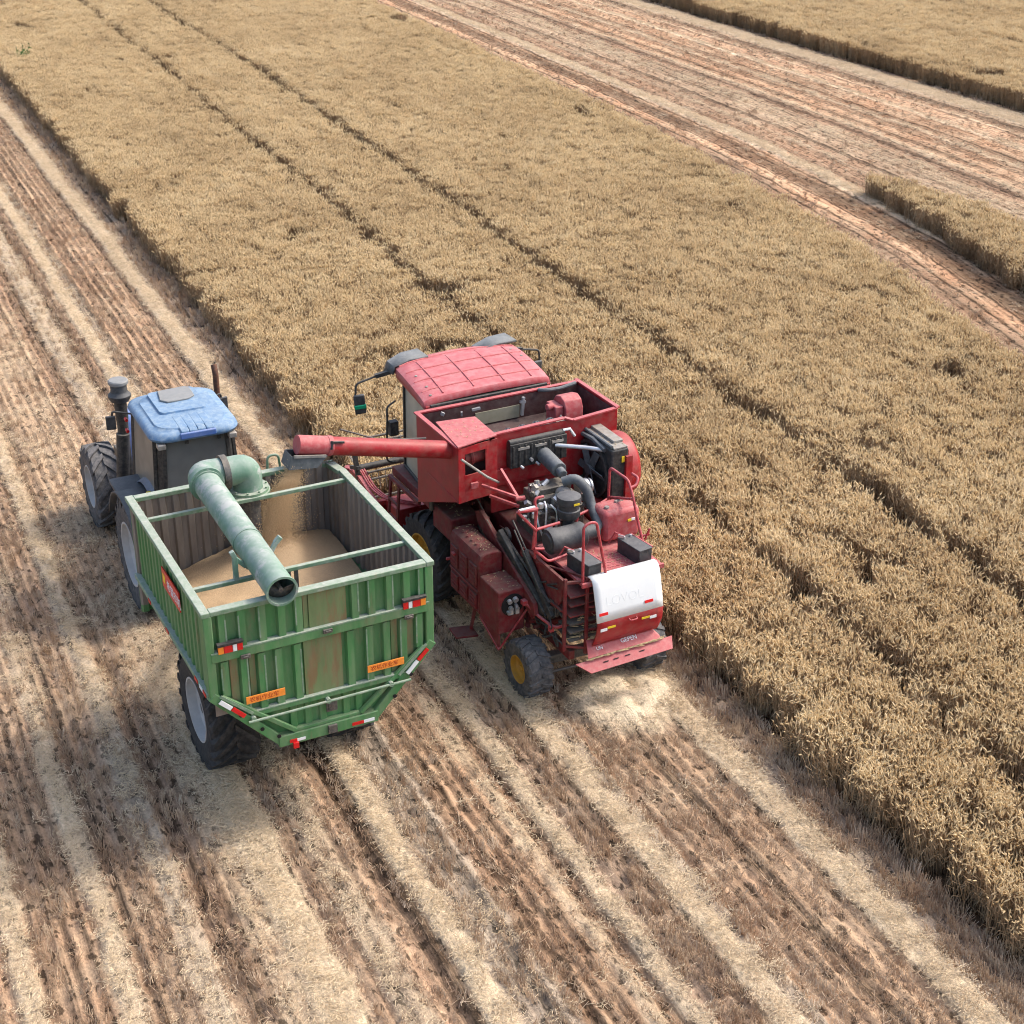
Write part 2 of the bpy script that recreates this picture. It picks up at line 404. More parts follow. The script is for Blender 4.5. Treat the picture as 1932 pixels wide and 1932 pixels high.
# chaff (pale) and stubble profile across the rows: (x, chaff 0..1, stubble height factor, greyness)
L_PROF = [(-6, .3, .6, .3), (-3, .75, .5, .2), (-2.5, .15, .8, .2), (-1.4, .2, .8, .3), (-1.1, .8, .4, .2), (-.7, .8, .4, .3), (-.4, .15, .8, .2), (.2, .2, .8, .1), (.42, .1, .7, .1), (.50, .8, .4, .1), (.64, .75, .4, .2), (.72, .12, .8, .1), (1.26, .15, .8, .1), (1.34, .85, .4, .1), (1.5, .7, .5, .4), (1.58, .12, .8, .1),
          (1.98, .2, .8, .3), (2.06, .62, .7, .8), (2.26, .6, .7, .8), (2.32, .05, .7, .3), (2.62, .1, .8, .2), (2.68, .45, .6, .1), (2.92, .6, .5, 0), (2.99, .98, .2, 0), (3.3, .95, .3, .1), (3.38, .2, .8, .4), (3.55, .15, .8, .2),
          (3.62, .6, .7, .4), (3.86, .5, .7, .3), (3.92, .15, .8, .2), (4.15, 0, .5, .2), (4.3, .15, .8, .1), (4.36, .95, .3, 0), (4.53, .9, .4, .1), (4.6, .42, 1.2, 1), (5.06, .38, 1.2, 1), (5.12, .08, .7, 0), (5.62, .1, .7, 0),
          (5.68, .5, .4, 0), (5.84, .45, .4, 0), (5.88, 0, .4, 0), (5.95, .02, .4, 0), (6.02, .75, .4, .1), (6.16, .75, .5, .2), (6.24, .1, 1., .5), (6.6, .12, 1., .3), (6.75, .9, .3, 0), (6.92, .85, .3, .1), (6.98, .45, .9, .9), (7.14, .4, .9, .9),
          (7.18, 0, .4, 0), (7.26, .15, .7, .1), (7.7, .2, .6, 0), (8.26, .25, .6, 0), (8.33, .92, .3, 0), (8.62, .88, .4, .1), (8.7, .3, 1.1, .8), (9.0, .15, 1.3, .6), (9.3, .1, 1.3, .4), (10, .1, 1, .3)]
F_PROF = [(-6, .3, .6, .3), (1.6, .3, .7, .3), (1.75, .1, .8, .3), (2.05, .1, .8, .2), (2.12, .75, .5, .5), (2.28, .7, .5, .4), (2.36, .35, .7, 0), (3.4, .35, .7, 0), (3.55, .02, .6, .1), (3.77, .1, .8, .1), (3.84, .55, .9, .8), (4.15, .55, .9, .8), (4.22, .08, .8, .1), (4.46, .1, .8, .1), (4.52, .95, .3, 0), (4.7, .85, .4, .1), (4.75, .4, 1, .8), (4.95, .3, 1, .7),
          (5.0, .12, .7, 0), (6.0, .15, .7, 0), (6.07, .98, .2, 0), (6.3, .92, .3, .1), (6.36, .5, 1, .7), (6.55, .2, 1.1, .5), (6.9, .08, 1.3, .4), (7.1, .1, 1, .3), (7.3, .3, .5, 0), (9.2, .3, .6, 0)]
R_PROF = [(10, .1, .8, .2), (23.3, .1, .8, .1), (23.5, .1, .5, 0), (24.7, .1, .5, 0), (24.82, .98, .2, 0), (25.1, .95, .3, 0), (25.2, .1, .7, .1), (26.0, .1, .7, .1), (26.1, .5, .4, 0), (26.3, .12, .7, .1), (27.0, .3, .6, .1), (27.6, .4, .6, 0), (28.1, .3, .6, 0), (28.25, 0, .2, .2), (28.6, .02, .3, .2), (28.75, .6, .3, 0), (28.9, .1, .4, 0), (30.1, .08, .4, 0), (30.2, .65, .3, 0), (30.35, .1, .4, 0), (31.4, .1, .5, 0), (31.5, .8, .3, 0), (31.7, .1, .6, .1), (32.4, .06, .6, .1), (32.5, .5, .4, 0), (32.6, .1, .6, .1), (33.3, .2, .6, .1), (33.5, .95, .3, 0), (34.1, .85, .3, 0), (34.3, .2, .8, .1), (36, .2, 1, .3), (90, .2, 1, .3)]

def field(x, y):
    """chaff, stubble, grey at ground points"""
    x, y = np.asarray(x, float), np.asarray(y, float)
    wob = 0.07 * (vnoise(y * 0.22 + 5, x * 0 + 1.7) - 0.5) + 0.05 * (vnoise(x * 1.1, y * 0.9) - 0.5) + 0.06 * (vnoise(x * 3, y * 3.3) - 0.5)
    xs = x + wob
    w = np.clip((y - 15.0) / 4.0, 0, 1)
    sh = (22.0 - interp(y, A_RIGHT)) * np.clip((34.7 - x) / 11.4, 0, 1)
    xr = x + sh + wob * 1.6
    out = []
    for k in (1, 2, 3):
        a = np.interp(xs, [p[0] for p in L_PROF], [p[k] for p in L_PROF])
        b = np.interp(xs, [p[0] for p in F_PROF], [p[k] for p in F_PROF])
        c = np.interp(xr, [p[0] for p in R_PROF], [p[k] for p in R_PROF])
        out.append(np.where(x > 12, c, a * (1 - w) + b * w))
    ch, st, gr = out
    # chaff dropped just behind the combine
    d = ((x - 7.95) / 0.75) ** 2 + ((y - 13.75) / 0.75) ** 2
    pile = np.clip(1.35 - d + 0.6 * (vnoise(x * 4, y * 4) - 0.5), 0, 1)
    ch = np.maximum(ch, pile * 0.98); st = st * (1 - 0.85 * pile); gr = gr * (1 - pile) + .35 * pile
    ch = np.clip(ch + 0.22 * (vnoise(x * 2.1, y * 1.6) - 0.5) + 0.25 * (vnoise(x * 7, y * 5) - 0.5) * (ch > 0.05), 0, 1)
    return ch, st, gr

# ------------------------------------------------------------------ ground: one sheet
def build_ground():
    xs = np.concatenate([[-400, -150, -60, -25, -12], np.arange(-6, 10.5, 0.03), np.arange(10.5, 40, 0.09), [44, 50, 60, 90, 160, 400]])
    ys = np.concatenate([[-200, -60, -10, 2], np.arange(6, 22, 0.09), np.arange(22, 70, 0.3), [75, 85, 100, 140, 250, 600]])
    X, Y = np.meshgrid(xs, ys)
    ch, st, gr = field(X, Y)
    near = (X > -6) & (X < 40) & (Y > 6) & (Y < 70)
    # drill rows: small ridges, hollows where wheels have pressed, clods
    Z = 0.022 * np.sin(X * 2 * PI / 0.15) * np.clip(1.2 - 1.6 * ch, 0, 1) * (X < 11) + 0.03 * (vnoise(X * 5, Y * 5) - 0.5) + 0.035 * (vnoise(X * 11, Y * 9) - 0.5) * (1 - ch) + 0.05 * ch
    for tx in (4.15, 2.4, 5.92, 7.22):
        Z -= 0.05 * np.exp(-((X + 0.05 * np.sin(Y * 0.7) - tx) / 0.09) ** 2)
    Z += (0.07 + .09 * (vnoise(X * 6, Y * 6) - .4)) * np.clip(1.1 - ((X - 7.95) / 0.75) ** 2 - ((Y - 13.75) / 0.7) ** 2 + .6 * (vnoise(X * 3, Y * 3) - .5), 0, 1)
    Z = np.where(near, Z, 0.0)
    soil = np.stack([0.4 + 0 * X, 0.25 + 0 * X, 0.152 + 0 * X], -1)
    v = vnoise(X * 0.8, Y * 0.5)[..., None]
    soil = np.where((X > 12)[..., None], np.array([0.33, 0.19, 0.108]), soil) * (0.8 + 0.4 * v)
    wobx = X + 0.05 * (vnoise(Y * .9, X * .4) - .5) + np.where(X > 12, (22.0 - interp(Y, A_RIGHT)) * np.clip((34.7 - X) / 11.4, 0, 1), 0)
    pit = np.clip((vnoise(X * 10, Y * 7 + 3) - .6) * 5, 0, 1)
    Z = Z - np.where(near, .03 * pit * (1 - .6 * ch), 0)
    tan = np.array([0.5, 0.355, 0.225]); cream = np.array([0.8, 0.64, 0.43]); grey = np.array([0.4, 0.345, 0.275])
    c = ch[..., None]; g = gr[..., None]
    colr = np.where(c < 0.4, soil + (tan - soil) * (c / 0.4), tan + (cream - tan) * ((c - 0.4) / 0.6))
    colr = colr * (1 - 0.6 * g) + grey * 0.6 * g
    z0_ = 0 * X + 2.3
    stripe = np.clip((.55 * vnoise(wobx * 1.9, z0_) + .45 * vnoise(wobx * 5.2, z0_ + 7) - .5) * 2.4, -1, 1) + .5 * (vnoise(X * 2, Y * .7) - .5)
    colr = np.where((X > 12)[..., None] & (ch < .75)[..., None], colr * np.clip(1 + stripe * np.where(stripe > 0, .75, .62), .3, 1.9)[..., None], colr)
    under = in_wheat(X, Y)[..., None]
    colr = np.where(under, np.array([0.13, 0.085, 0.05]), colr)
    r, cc = X.shape
    me = bpy.data.meshes.new('ground')
    co = np.stack([X, Y, Z], -1).reshape(-1, 3)
    idx = np.arange(r * cc).reshape(r, cc)
    q = np.stack([idx[:-1, :-1], idx[:-1, 1:], idx[1:, 1:], idx[1:, :-1]], -1).reshape(-1, 4)
    me.vertices.add(len(co)); me.vertices.foreach_set('co', co.ravel())
    me.loops.add(q.size); me.loops.foreach_set('vertex_index', q.ravel().astype(np.int32))
    me.polygons.add(len(q)); me.polygons.foreach_set('loop_start', np.arange(0, q.size, 4, dtype=np.int32)); me.polygons.foreach_set('loop_total', np.full(len(q), 4, np.int32))
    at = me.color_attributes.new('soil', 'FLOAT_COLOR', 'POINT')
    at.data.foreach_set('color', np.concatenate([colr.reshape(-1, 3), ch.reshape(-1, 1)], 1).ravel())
    ra = me.attributes.new('row', 'FLOAT', 'POINT'); ra.data.foreach_set('value', wobx.ravel().astype(np.float32))
    me.update(); me.validate()
    me.polygons.foreach_set('use_smooth', np.ones(len(q), bool))
    o = bpy.data.objects.new('ground', me); COL.objects.link(o); o['kind'] = 'structure'
    o['label'] = 'harvested field with stubble rows and pale straw stripes'; o['category'] = 'ground'
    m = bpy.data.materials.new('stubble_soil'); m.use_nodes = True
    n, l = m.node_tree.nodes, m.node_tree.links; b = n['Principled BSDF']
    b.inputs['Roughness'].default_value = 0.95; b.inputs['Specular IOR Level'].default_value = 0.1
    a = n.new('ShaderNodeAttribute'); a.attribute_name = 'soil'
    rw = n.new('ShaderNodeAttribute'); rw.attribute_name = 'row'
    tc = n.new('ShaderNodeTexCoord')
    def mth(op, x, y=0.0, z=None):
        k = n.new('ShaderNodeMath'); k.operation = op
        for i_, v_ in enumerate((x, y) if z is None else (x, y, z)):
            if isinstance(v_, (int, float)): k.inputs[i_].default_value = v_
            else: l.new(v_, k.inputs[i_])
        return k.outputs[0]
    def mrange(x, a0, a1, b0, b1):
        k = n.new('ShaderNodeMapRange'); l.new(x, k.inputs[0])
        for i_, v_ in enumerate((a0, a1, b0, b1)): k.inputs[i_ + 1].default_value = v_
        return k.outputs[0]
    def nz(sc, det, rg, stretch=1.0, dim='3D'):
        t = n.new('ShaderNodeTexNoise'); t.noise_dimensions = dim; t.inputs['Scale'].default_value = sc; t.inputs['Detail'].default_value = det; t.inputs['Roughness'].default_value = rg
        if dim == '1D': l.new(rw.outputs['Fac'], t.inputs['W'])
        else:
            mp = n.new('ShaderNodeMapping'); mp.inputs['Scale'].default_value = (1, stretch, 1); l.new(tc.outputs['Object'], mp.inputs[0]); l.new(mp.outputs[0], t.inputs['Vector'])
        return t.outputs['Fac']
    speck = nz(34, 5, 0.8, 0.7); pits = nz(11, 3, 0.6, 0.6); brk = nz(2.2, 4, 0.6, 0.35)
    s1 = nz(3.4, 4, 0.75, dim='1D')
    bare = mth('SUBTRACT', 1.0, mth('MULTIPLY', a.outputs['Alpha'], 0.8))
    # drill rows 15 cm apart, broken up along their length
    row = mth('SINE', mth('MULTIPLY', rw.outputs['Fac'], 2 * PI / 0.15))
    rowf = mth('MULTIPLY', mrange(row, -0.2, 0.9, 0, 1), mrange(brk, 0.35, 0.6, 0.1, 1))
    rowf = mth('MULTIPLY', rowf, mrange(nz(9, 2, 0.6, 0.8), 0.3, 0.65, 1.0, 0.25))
    dark = mth('MULTIPLY', rowf, 0.62)  # bare soil and the shade between rows, painted into the colour as dark lines
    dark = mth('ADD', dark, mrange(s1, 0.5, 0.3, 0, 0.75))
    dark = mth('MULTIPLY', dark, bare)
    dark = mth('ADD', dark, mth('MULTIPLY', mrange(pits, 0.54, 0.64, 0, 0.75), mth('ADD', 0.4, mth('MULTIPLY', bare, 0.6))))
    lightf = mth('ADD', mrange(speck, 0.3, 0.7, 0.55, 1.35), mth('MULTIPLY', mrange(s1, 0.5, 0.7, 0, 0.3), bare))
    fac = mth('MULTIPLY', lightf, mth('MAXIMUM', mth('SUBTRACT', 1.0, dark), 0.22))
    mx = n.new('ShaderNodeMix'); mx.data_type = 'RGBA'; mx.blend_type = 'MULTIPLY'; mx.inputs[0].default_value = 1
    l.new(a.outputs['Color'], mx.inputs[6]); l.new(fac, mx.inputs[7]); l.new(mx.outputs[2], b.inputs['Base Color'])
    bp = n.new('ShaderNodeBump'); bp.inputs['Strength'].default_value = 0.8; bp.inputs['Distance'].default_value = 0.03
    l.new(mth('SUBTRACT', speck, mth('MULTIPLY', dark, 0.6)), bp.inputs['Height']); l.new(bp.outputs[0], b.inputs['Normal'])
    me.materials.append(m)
build_ground()

# ------------------------------------------------------------------ instanced cover (uncountable plants)
def visible(x, y, z=0.3, m=0.06):
    d = np.stack([x, y, np.full_like(x, z - CAM_H)], -1)
    w = d @ np.array(fwd); a = d @ np.array(cr) / w * F_PX / 966; b = d @ np.array(cu) / w * F_PX / 966
    k = 1.0 + m + 1.6 / np.maximum(w, 1) * F_PX / 966
    return (w > 1) & (np.abs(a) < k) & (np.abs(b) < k)

def raw_mesh(name, V, Fs, mats, mi):
    me = bpy.data.meshes.new(name); me.from_pydata(V, [], Fs)
    for m_ in mats: me.materials.append(m_)
    me.polygons.foreach_set('material_index', mi); me.update()
    return bpy.data.objects.new(name, me)

def wheat_clump(k):
    r = random.Random(100 + k); V, Fs, mi = [], [], []
    def quad(vs, f, m_):
        o = len(V); V.extend([tuple(v) for v in vs])
        for g in f: Fs.append(tuple(i + o for i in g)); mi.append(m_)
    for s in range(46):
        x, y = r.uniform(-.135, .135), r.uniform(-.135, .135)
        h = r.gauss(.53, .033)
        lean = Vector((r.gauss(0, .05), r.gauss(0, .05), 0))
        p0, p1 = Vector((x, y, -.02)), Vector((x, y, h)) + lean
        w = .0026
        quad([p0 + Vector((w, 0, 0)), p0 + Vector((-w, w, 0)), p0 + Vector((-w, -w, 0)), p1 + Vector((w, 0, 0)), p1 + Vector((-w, w, 0)), p1 + Vector((-w, -w, 0))], [(0, 1, 4, 3), (1, 2, 5, 4), (2, 0, 3, 5)], 1)
        az = r.uniform(0, 2 * PI); el = math.radians(r.uniform(30, 88))
        d = Vector((math.cos(az) * math.cos(el), math.sin(az) * math.cos(el), math.sin(el)))
        L = r.uniform(.055, .078); rad = r.uniform(.0068, .0085)
        sdv = d.orthogonal().normalized(); up = d.cross(sdv)
        ring = []
        for t, q in ((.0, .35), (.3, 1.0), (.7, .9), (1.0, .12)):
            c = p1 + d * (L * t) - Vector((0, 0, .012 * t * t))
            ring += [c + (sdv * math.cos(a) + up * math.sin(a)) * rad * q for a in (0, PI / 2, PI, 3 * PI / 2)]
        fs = [(i * 4 + j, i * 4 + (j + 1) % 4, (i + 1) * 4 + (j + 1) % 4, (i + 1) * 4 + j) for i in range(3) for j in range(4)] + [(12, 13, 14, 15)]
        quad(ring, fs, 0)
        for _ in range(4):
            a = p1 + d * L * r.uniform(.3, .9)
            e = a + (d + Vector((r.gauss(0, .3), r.gauss(0, .3), r.gauss(.05, .3)))).normalized() * r.uniform(.04, .07)
            quad([a - sdv * .0016, a + sdv * .0016, e], [(0, 1, 2)], 0)
        for _ in range(2):
            zb = r.uniform(.12, h * .85); a = p0.lerp(p1, zb / h); az = r.uniform(0, 2 * PI)
            o = Vector((math.cos(az), math.sin(az), 0)); sd2 = Vector((-o.y, o.x, 0)) * r.uniform(.003, .006)
            L2 = r.uniform(.07, .15); b = a + o * L2 * .5 + Vector((0, 0, .04)); c = a + o * L2 + Vector((0, 0, -.05))
            quad([a - sd2, a + sd2, b + sd2, b - sd2, c], [(0, 1, 2, 3), (3, 2, 4)], 1)
    return raw_mesh('wheat_plants', V, Fs, [m_ear, m_stalk], mi)

def stub_clump(k, h0, n, wx, wy, flat=0.0):
    r = random.Random(300 + k); V, Fs, mi = [], [], []
    for s in range(n):
        x, y = r.gauss(0, wx), r.uniform(-wy, wy)
        lying = r.random() < flat
        h = h0 * r.uniform(.55, 1.2)
        az = r.uniform(0, 2 * PI)
        if lying: d = Vector((math.cos(az), math.sin(az), r.uniform(.05, .35))).normalized() * h * 1.5
        else: d = Vector((r.gauss(0, .18), r.gauss(0, .18), 1)).normalized() * h
        p = Vector((x, y, 0 if not lying else r.uniform(0, .05))); q = p + d
        w = r.uniform(.002, .0032)
        sdv = d.orthogonal().normalized() * w; up = d.normalized().cross(sdv)
        o = len(V)
        V += [tuple(p + sdv), tuple(p - sdv * .5 + up), tuple(p - sdv * .5 - up), tuple(q + sdv), tuple(q - sdv * .5 + up), tuple(q - sdv * .5 - up)]
        for f in ((0, 1, 4, 3), (1, 2, 5, 4), (2, 0, 3, 5), (3, 4, 5)): Fs.append(tuple(i + o for i in f)); mi.append(0)
    return raw_mesh('stubble_tuft', V, Fs, [m_stub], mi)

def litter(k, n, wd):
    r = random.Random(500 + k); V, Fs, mi = [], [], []
    for s in range(n):
        p = Vector((r.uniform(-wd, wd), r.uniform(-wd, wd), r.uniform(.0, .045)))
        az = r.uniform(0, 2 * PI); L = r.choice([r.uniform(.01, .03), r.uniform(.015, .05), r.uniform(.03, .085)])
        d = Vector((math.cos(az), math.sin(az), r.gauss(0, .18))) * L
        w = r.uniform(.0018, .0034); sdv = Vector((-math.sin(az), math.cos(az), 0)) * w; up = Vector((0, 0, w))
        q = p + d; o = len(V)
        V += [tuple(p + sdv), tuple(p + up), tuple(p - sdv), tuple(q + sdv), tuple(q + up), tuple(q - sdv)]
        for f in ((0, 1, 4, 3), (1, 2, 5, 4), (2, 0, 3, 5)): Fs.append(tuple(i + o for i in f)); mi.append(0)
    return raw_mesh('loose_straws', V, Fs, [m_chaff], mi)

def scatter(name, protos, pts, rot, scl, label, cat):
    pc = bpy.data.collections.new(name + '_pieces')
    for p in protos: pc.objects.link(p)
    me = bpy.data.meshes.new(name); N = len(pts)
    me.vertices.add(N); me.vertices.foreach_set('co', np.ascontiguousarray(pts, dtype=np.float32).ravel())
    a = me.attributes.new('rot', 'FLOAT_VECTOR', 'POINT'); a.data.foreach_set('vector', np.ascontiguousarray(rot, dtype=np.float32).ravel())
    a = me.attributes.new('scl', 'FLOAT_VECTOR', 'POINT'); a.data.foreach_set('vector', np.ascontiguousarray(scl, dtype=np.float32).ravel())
    o = bpy.data.objects.new(name, me); COL.objects.link(o)
    o['kind'] = 'stuff'; o['label'] = label; o['category'] = cat
    g = bpy.data.node_groups.new(name, 'GeometryNodeTree')
    g.interface.new_socket('Geometry', in_out='INPUT', socket_type='NodeSocketGeometry')
    g.interface.new_socket('Geometry', in_out='OUTPUT', socket_type='NodeSocketGeometry')
    n, l = g.nodes, g.links
    i = n.new('NodeGroupInput'); u = n.new('NodeGroupOutput'); m2p = n.new('GeometryNodeMeshToPoints'); iop = n.new('GeometryNodeInstanceOnPoints')
    ci = n.new('GeometryNodeCollectionInfo'); ci.inputs['Collection'].default_value = pc
    ci.inputs['Separate Children'].default_value = True; ci.inputs['Reset Children'].default_value = True
    iop.inputs['Pick Instance'].default_value = True
    ar = n.new('GeometryNodeInputNamedAttribute'); ar.data_type = 'FLOAT_VECTOR'; ar.inputs['Name'].default_value = 'rot'
    asx = n.new('GeometryNodeInputNamedAttribute'); asx.data_type = 'FLOAT_VECTOR'; asx.inputs['Name'].default_value = 'scl'
    l.new(i.outputs[0], m2p.inputs[0]); l.new(m2p.outputs[0], iop.inputs['Points']); l.new(ci.outputs[0], iop.inputs['Instance'])
    l.new(ar.outputs['Attribute'], iop.inputs['Rotation']); l.new(asx.outputs['Attribute'], iop.inputs['Scale'])
    rv = n.new('FunctionNodeRandomValue'); rv.data_type = 'INT'
    for s_ in rv.inputs:
        if s_.type == 'INT' and s_.name == 'Min': s_.default_value = 0
        if s_.type == 'INT' and s_.name == 'Max': s_.default_value = len(protos) - 1
    l.new([s_ for s_ in rv.outputs if s_.type == 'INT'][0], iop.inputs['Instance Index'])
    l.new(iop.outputs[0], u.inputs[0])
    md = o.modifiers.new('cover', 'NODES'); md.node_group = g
    return o

def jgrid(x0, x1, y0, y1, st):
    x, y = np.meshgrid(np.arange(x0, x1, st), np.arange(y0, y1, st)); x, y = x.ravel(), y.ravel()
    return x + rng.uniform(-.45, .45, x.size) * st, y + rng.uniform(-.45, .45, x.size) * st

def build_cover():
    protos = [wheat_clump(k) for k in range(10)]
    for nm, (x0, x1, y0, y1), label in (
            ('standing_wheat', (6.8, 24.5, 5, 78), 'main strip of ripe standing wheat beside and ahead of the red combine'),
            ('wheat_island', (20, 26.5, 16, 33), 'narrow leftover tongue of standing wheat near the right edge'),
            ('far_wheat', (34.6, 66, 28, 82), 'far block of standing wheat in the top right corner')):
        x, y = jgrid(x0, x1, y0, y1, 0.2)
        ok = in_wheat(x, y) & visible(x, y)
        if nm == 'standing_wheat': ok &= x < interp(y, A_RIGHT) + 0.2
        if nm == 'wheat_island': ok &= (x > interp(y, I_LEFT) - .2) & (x < interp(y, I_RIGHT) + .2)
        t1, t2 = np.abs(x - interp(y, TRAM1) - .03 * np.sin(y * .4)), np.abs(x - interp(y, TRAM2) - .03 * np.sin(y * .35 + 2))
        gap1 = .14 + .03 * vnoise(x * 0 + 9, y * .5); gap2 = .17 + .03 * vnoise(x * 0 + 4, y * .4)
        if nm == 'standing_wheat': ok &= (t1 > gap1) & (t2 > gap2)
        n1 = vnoise(x * .9 + 7, y * .9 + 2); n2 = vnoise(x * 2.6, y * 2.2)
        ok &= ~((n1 > .87) & (n2 > .6))            # small lodged or thin spots
        x, y, n1, n2 = x[ok], y[ok], n1[ok], n2[ok]
        N = x.size; sc = .9 + .07 * n1 + .08 * (n2 - .5) + .13 * (vnoise(x * 4.5, y * .5) - .5) + rng.normal(0, .045, N)
        if nm != 'standing_wheat': sc = sc * (1.08 if nm == 'far_wheat' else 1.0)
        rot = np.stack([rng.normal(0, .09, N), rng.normal(0, .09, N), rng.uniform(0, 2 * PI, N)], -1)
        scatter(nm, protos, np.stack([x, y, np.zeros(N)], -1), rot, np.stack([1.0 + 0 * sc, 1.0 + 0 * sc, sc], -1), label, 'wheat')
        print(nm, N)
    # stubble standing in drill rows
    tall = [stub_clump(k, .12, 24, .016, .1) for k in range(6)] + [stub_clump(10 + k, .1, 22, .03, .1, .12) for k in range(3)]
    rows = np.arange(-6, 40, 0.15)
    px, py, hs = [], [], []
    for rx in rows:
        y = np.arange(6.5, 72, .17); y = y + rng.uniform(-.07, .07, y.size)
        x = rx + rng.normal(0, .018, y.size)
        if rx > 12: x = x - (22.0 - interp(y, A_RIGHT)) * np.clip((34.7 - rx) / 11.4, 0, 1)
        k = (~in_wheat(x, y)) & visible(x, y, .1)
        x, y = x[k], y[k]
        ch, st, gr = field(x, y)
        keep = rng.uniform(0, 1, x.size) < np.clip(1.05 - ch * .8, 0.1, 1) * np.clip(.2 + 1.0 * vnoise(x * 4, y * 3), 0, 1) * np.where(x > 12, .28, 1) * np.clip(.45 + .6 * st, 0, 1.2)
        px.append(x[keep]); py.append(y[keep]); hs.append(st[keep])
        y = np.arange(6.5, 24, .14); y = y + rng.uniform(-.07, .07, y.size)      # more stems where they show large
        x = rx + rng.normal(0, .02, y.size)
        k = (~in_wheat(x, y)) & visible(x, y, .1)
        x, y = x[k], y[k]
        if x.size and rx < 10:
            ch, st, gr = field(x, y)
            keep = rng.uniform(0, 1, x.size) < np.clip(.8 - ch * .8, 0, 1) * np.clip(1.3 * vnoise(x * 5 + 30, y * 4) - .1, 0, 1)
            px.append(x[keep]); py.append(y[keep]); hs.append(st[keep] * .8)
    x, y, h = map(np.concatenate, (px, py, hs)); N = x.size
    rot = np.stack([rng.normal(0, .18, N), rng.normal(0, .18, N), rng.normal(0, .25, N) + PI * rng.integers(0, 2, N)], -1)
    hh = np.clip(h, .25, 1.5) * rng.uniform(.7, 1.2, N)
    scatter('stubble', tall, np.stack([x, y, np.zeros(N)], -1), rot, np.stack([np.ones(N), np.ones(N), hh], -1), 'cut wheat stubble standing in drill rows across the harvested strips', 'stubble')
    print('stubble', N)
    lit = [litter(k, 24, .085) for k in range(8)]
    px, py = [], []
    for rep in range(3):
        x, y = jgrid(-6, 38, 6.5, 70, .125)
        k = (~in_wheat(x, y)) & visible(x, y, 0)
        x, y = x[k], y[k]; ch, st, gr = field(x, y)
        keep = rng.uniform(0, 1, x.size) < np.clip((ch - .3) * 1.35, 0.012, .85)
        px.append(x[keep]); py.append(y[keep])
    x, y = np.concatenate(px), np.concatenate(py); N = x.size
    rot = np.stack([np.zeros(N), np.zeros(N), rng.uniform(0, 2 * PI, N)], -1)
    ch = field(x, y)[0]
    scatter('straw_litter', lit, np.stack([x, y, .015 + .05 * ch], -1), rot, np.ones((N, 3)), 'loose chopped straw lying in pale stripes over the stubble', 'straw')
    print('litter', N)
build_cover()

# green weed in the crop
wd = thing('weed_plant', 'small green weed standing in the ripe wheat near the upper left corner', 'plant', (7.75, 55.7, 0))
st_, lf = MB(), MB()
for k in range(9):
    a = k * 2.4; h = random.uniform(.5, .85)
    top = Vector((math.cos(a) * .28 * random.uniform(.4, 1.3), math.sin(a) * .28 * random.uniform(.4, 1.3), h))
    st_.tube([(0, 0, 0), top * .5 + Vector((0, 0, .08)), top], .008, 5)
    for j in range(16):
        p = top * random.uniform(.55, 1.05); d = Vector((random.gauss(0, 1), random.gauss(0, 1), random.gauss(.3, .5))).normalized(); s2 = d.orthogonal().normalized() * .025
        L = random.uniform(.06, .12)
        lf.add([p, p + d * L * .5 + s2, p + d * L, p + d * L * .5 - s2], [(0, 1, 2, 3)])
st_.build('stem', m_leaf, wd); lf.build('foliage', m_leaf, wd, smooth=False)

# ------------------------------------------------------------------ grain trailer
TYAW = math.radians(1.9)
TR = thing('grain_trailer', 'high sided green grain trailer with a pale green unloading auger lying over its open top', 'trailer', (4.011, 13.043, 0), TYAW)
BL, HW, ZT, ZS, ZB, HB = 2.80, 1.2, 2.90, 1.94, 1.17, 0.52

def ribs(mb, spans, face, depth=0.04):
    """raised trapezoid ribs; spans: (a, z0, z1) centre; face(a, off, z) -> point"""
    for (a, z0, z1, w) in spans:
        vs = []
        for z in (z0, z1):
            for (da, off) in ((-w * .5, 0), (-w * .36, depth), (w * .36, depth), (w * .5, 0)): vs.append(face(a + da, off, z))
        mb.add(vs, [(0, 1, 5, 4), (1, 2, 6, 5), (2, 3, 7, 6), (0, 3, 2, 1), (4, 5, 6, 7)])

# tailgate wall: an octagonal plate with ribs
b = MB()
poly = [(-HW, ZT - .03), (-HW, ZS), (-HB, ZB), (HB, ZB), (HW, ZS), (HW, ZT - .03)]
b.prism(poly, 'y', 0.035, 0.06)
rear = lambda a, off, z: (a, 0.036 - off, z)
up = [(-1.03, 2.43, 2.85, .1), (-.83, 2.43, 2.85, .1), (-.62, 2.43, 2.85, .1), (-.42, 2.43, 2.85, .1), (-.24, 2.43, 2.85, .1), (.36, 2.43, 2.85, .1), (.54, 2.43, 2.85, .1), (.74, 2.43, 2.85, .1), (.93, 2.43, 2.85, .1), (1.09, 2.43, 2.85, .08)]
ribs(b, up, rear, .05)
lowz = lambda a: max(1.63, ZS - (HW - abs(a)) * 0.0 if abs(a) > .85 else 1.63)
lo = [(a, 1.9 if abs(a) > 1 else (1.74 if abs(a) > .84 else 1.63), 2.3, .1) for a in (-1.04, -.84, -.66, -.48, -.28, .29, .5, .69, .88, 1.06)]
ribs(b, lo, rear, .05)
ribs(b, [(a, 1.3, 1.58, .09) for a in (-.36, -.2, -.04, .22, .36)], rear, .03)
rw = b.build('rear_wall', m_green, TR)
for (a, z0, z1, w_) in up + lo:
    if random.random() < .75:
        k = MB(); sgn = -1 if random.random() < .8 else 1; x = a + sgn * w_ * .33; k.bb(x - .008, x + .008, -.0165, -.0135, z0 + random.uniform(0, .1), z1 - random.uniform(0, .08)); k.build('worn_edge', m_greenrail, rw)
c = MB(); c.bb(-.13, .27, .012, .034, 2.43, 2.86); c.bb(-.21, .2, .012, .034, 1.64, 2.3)
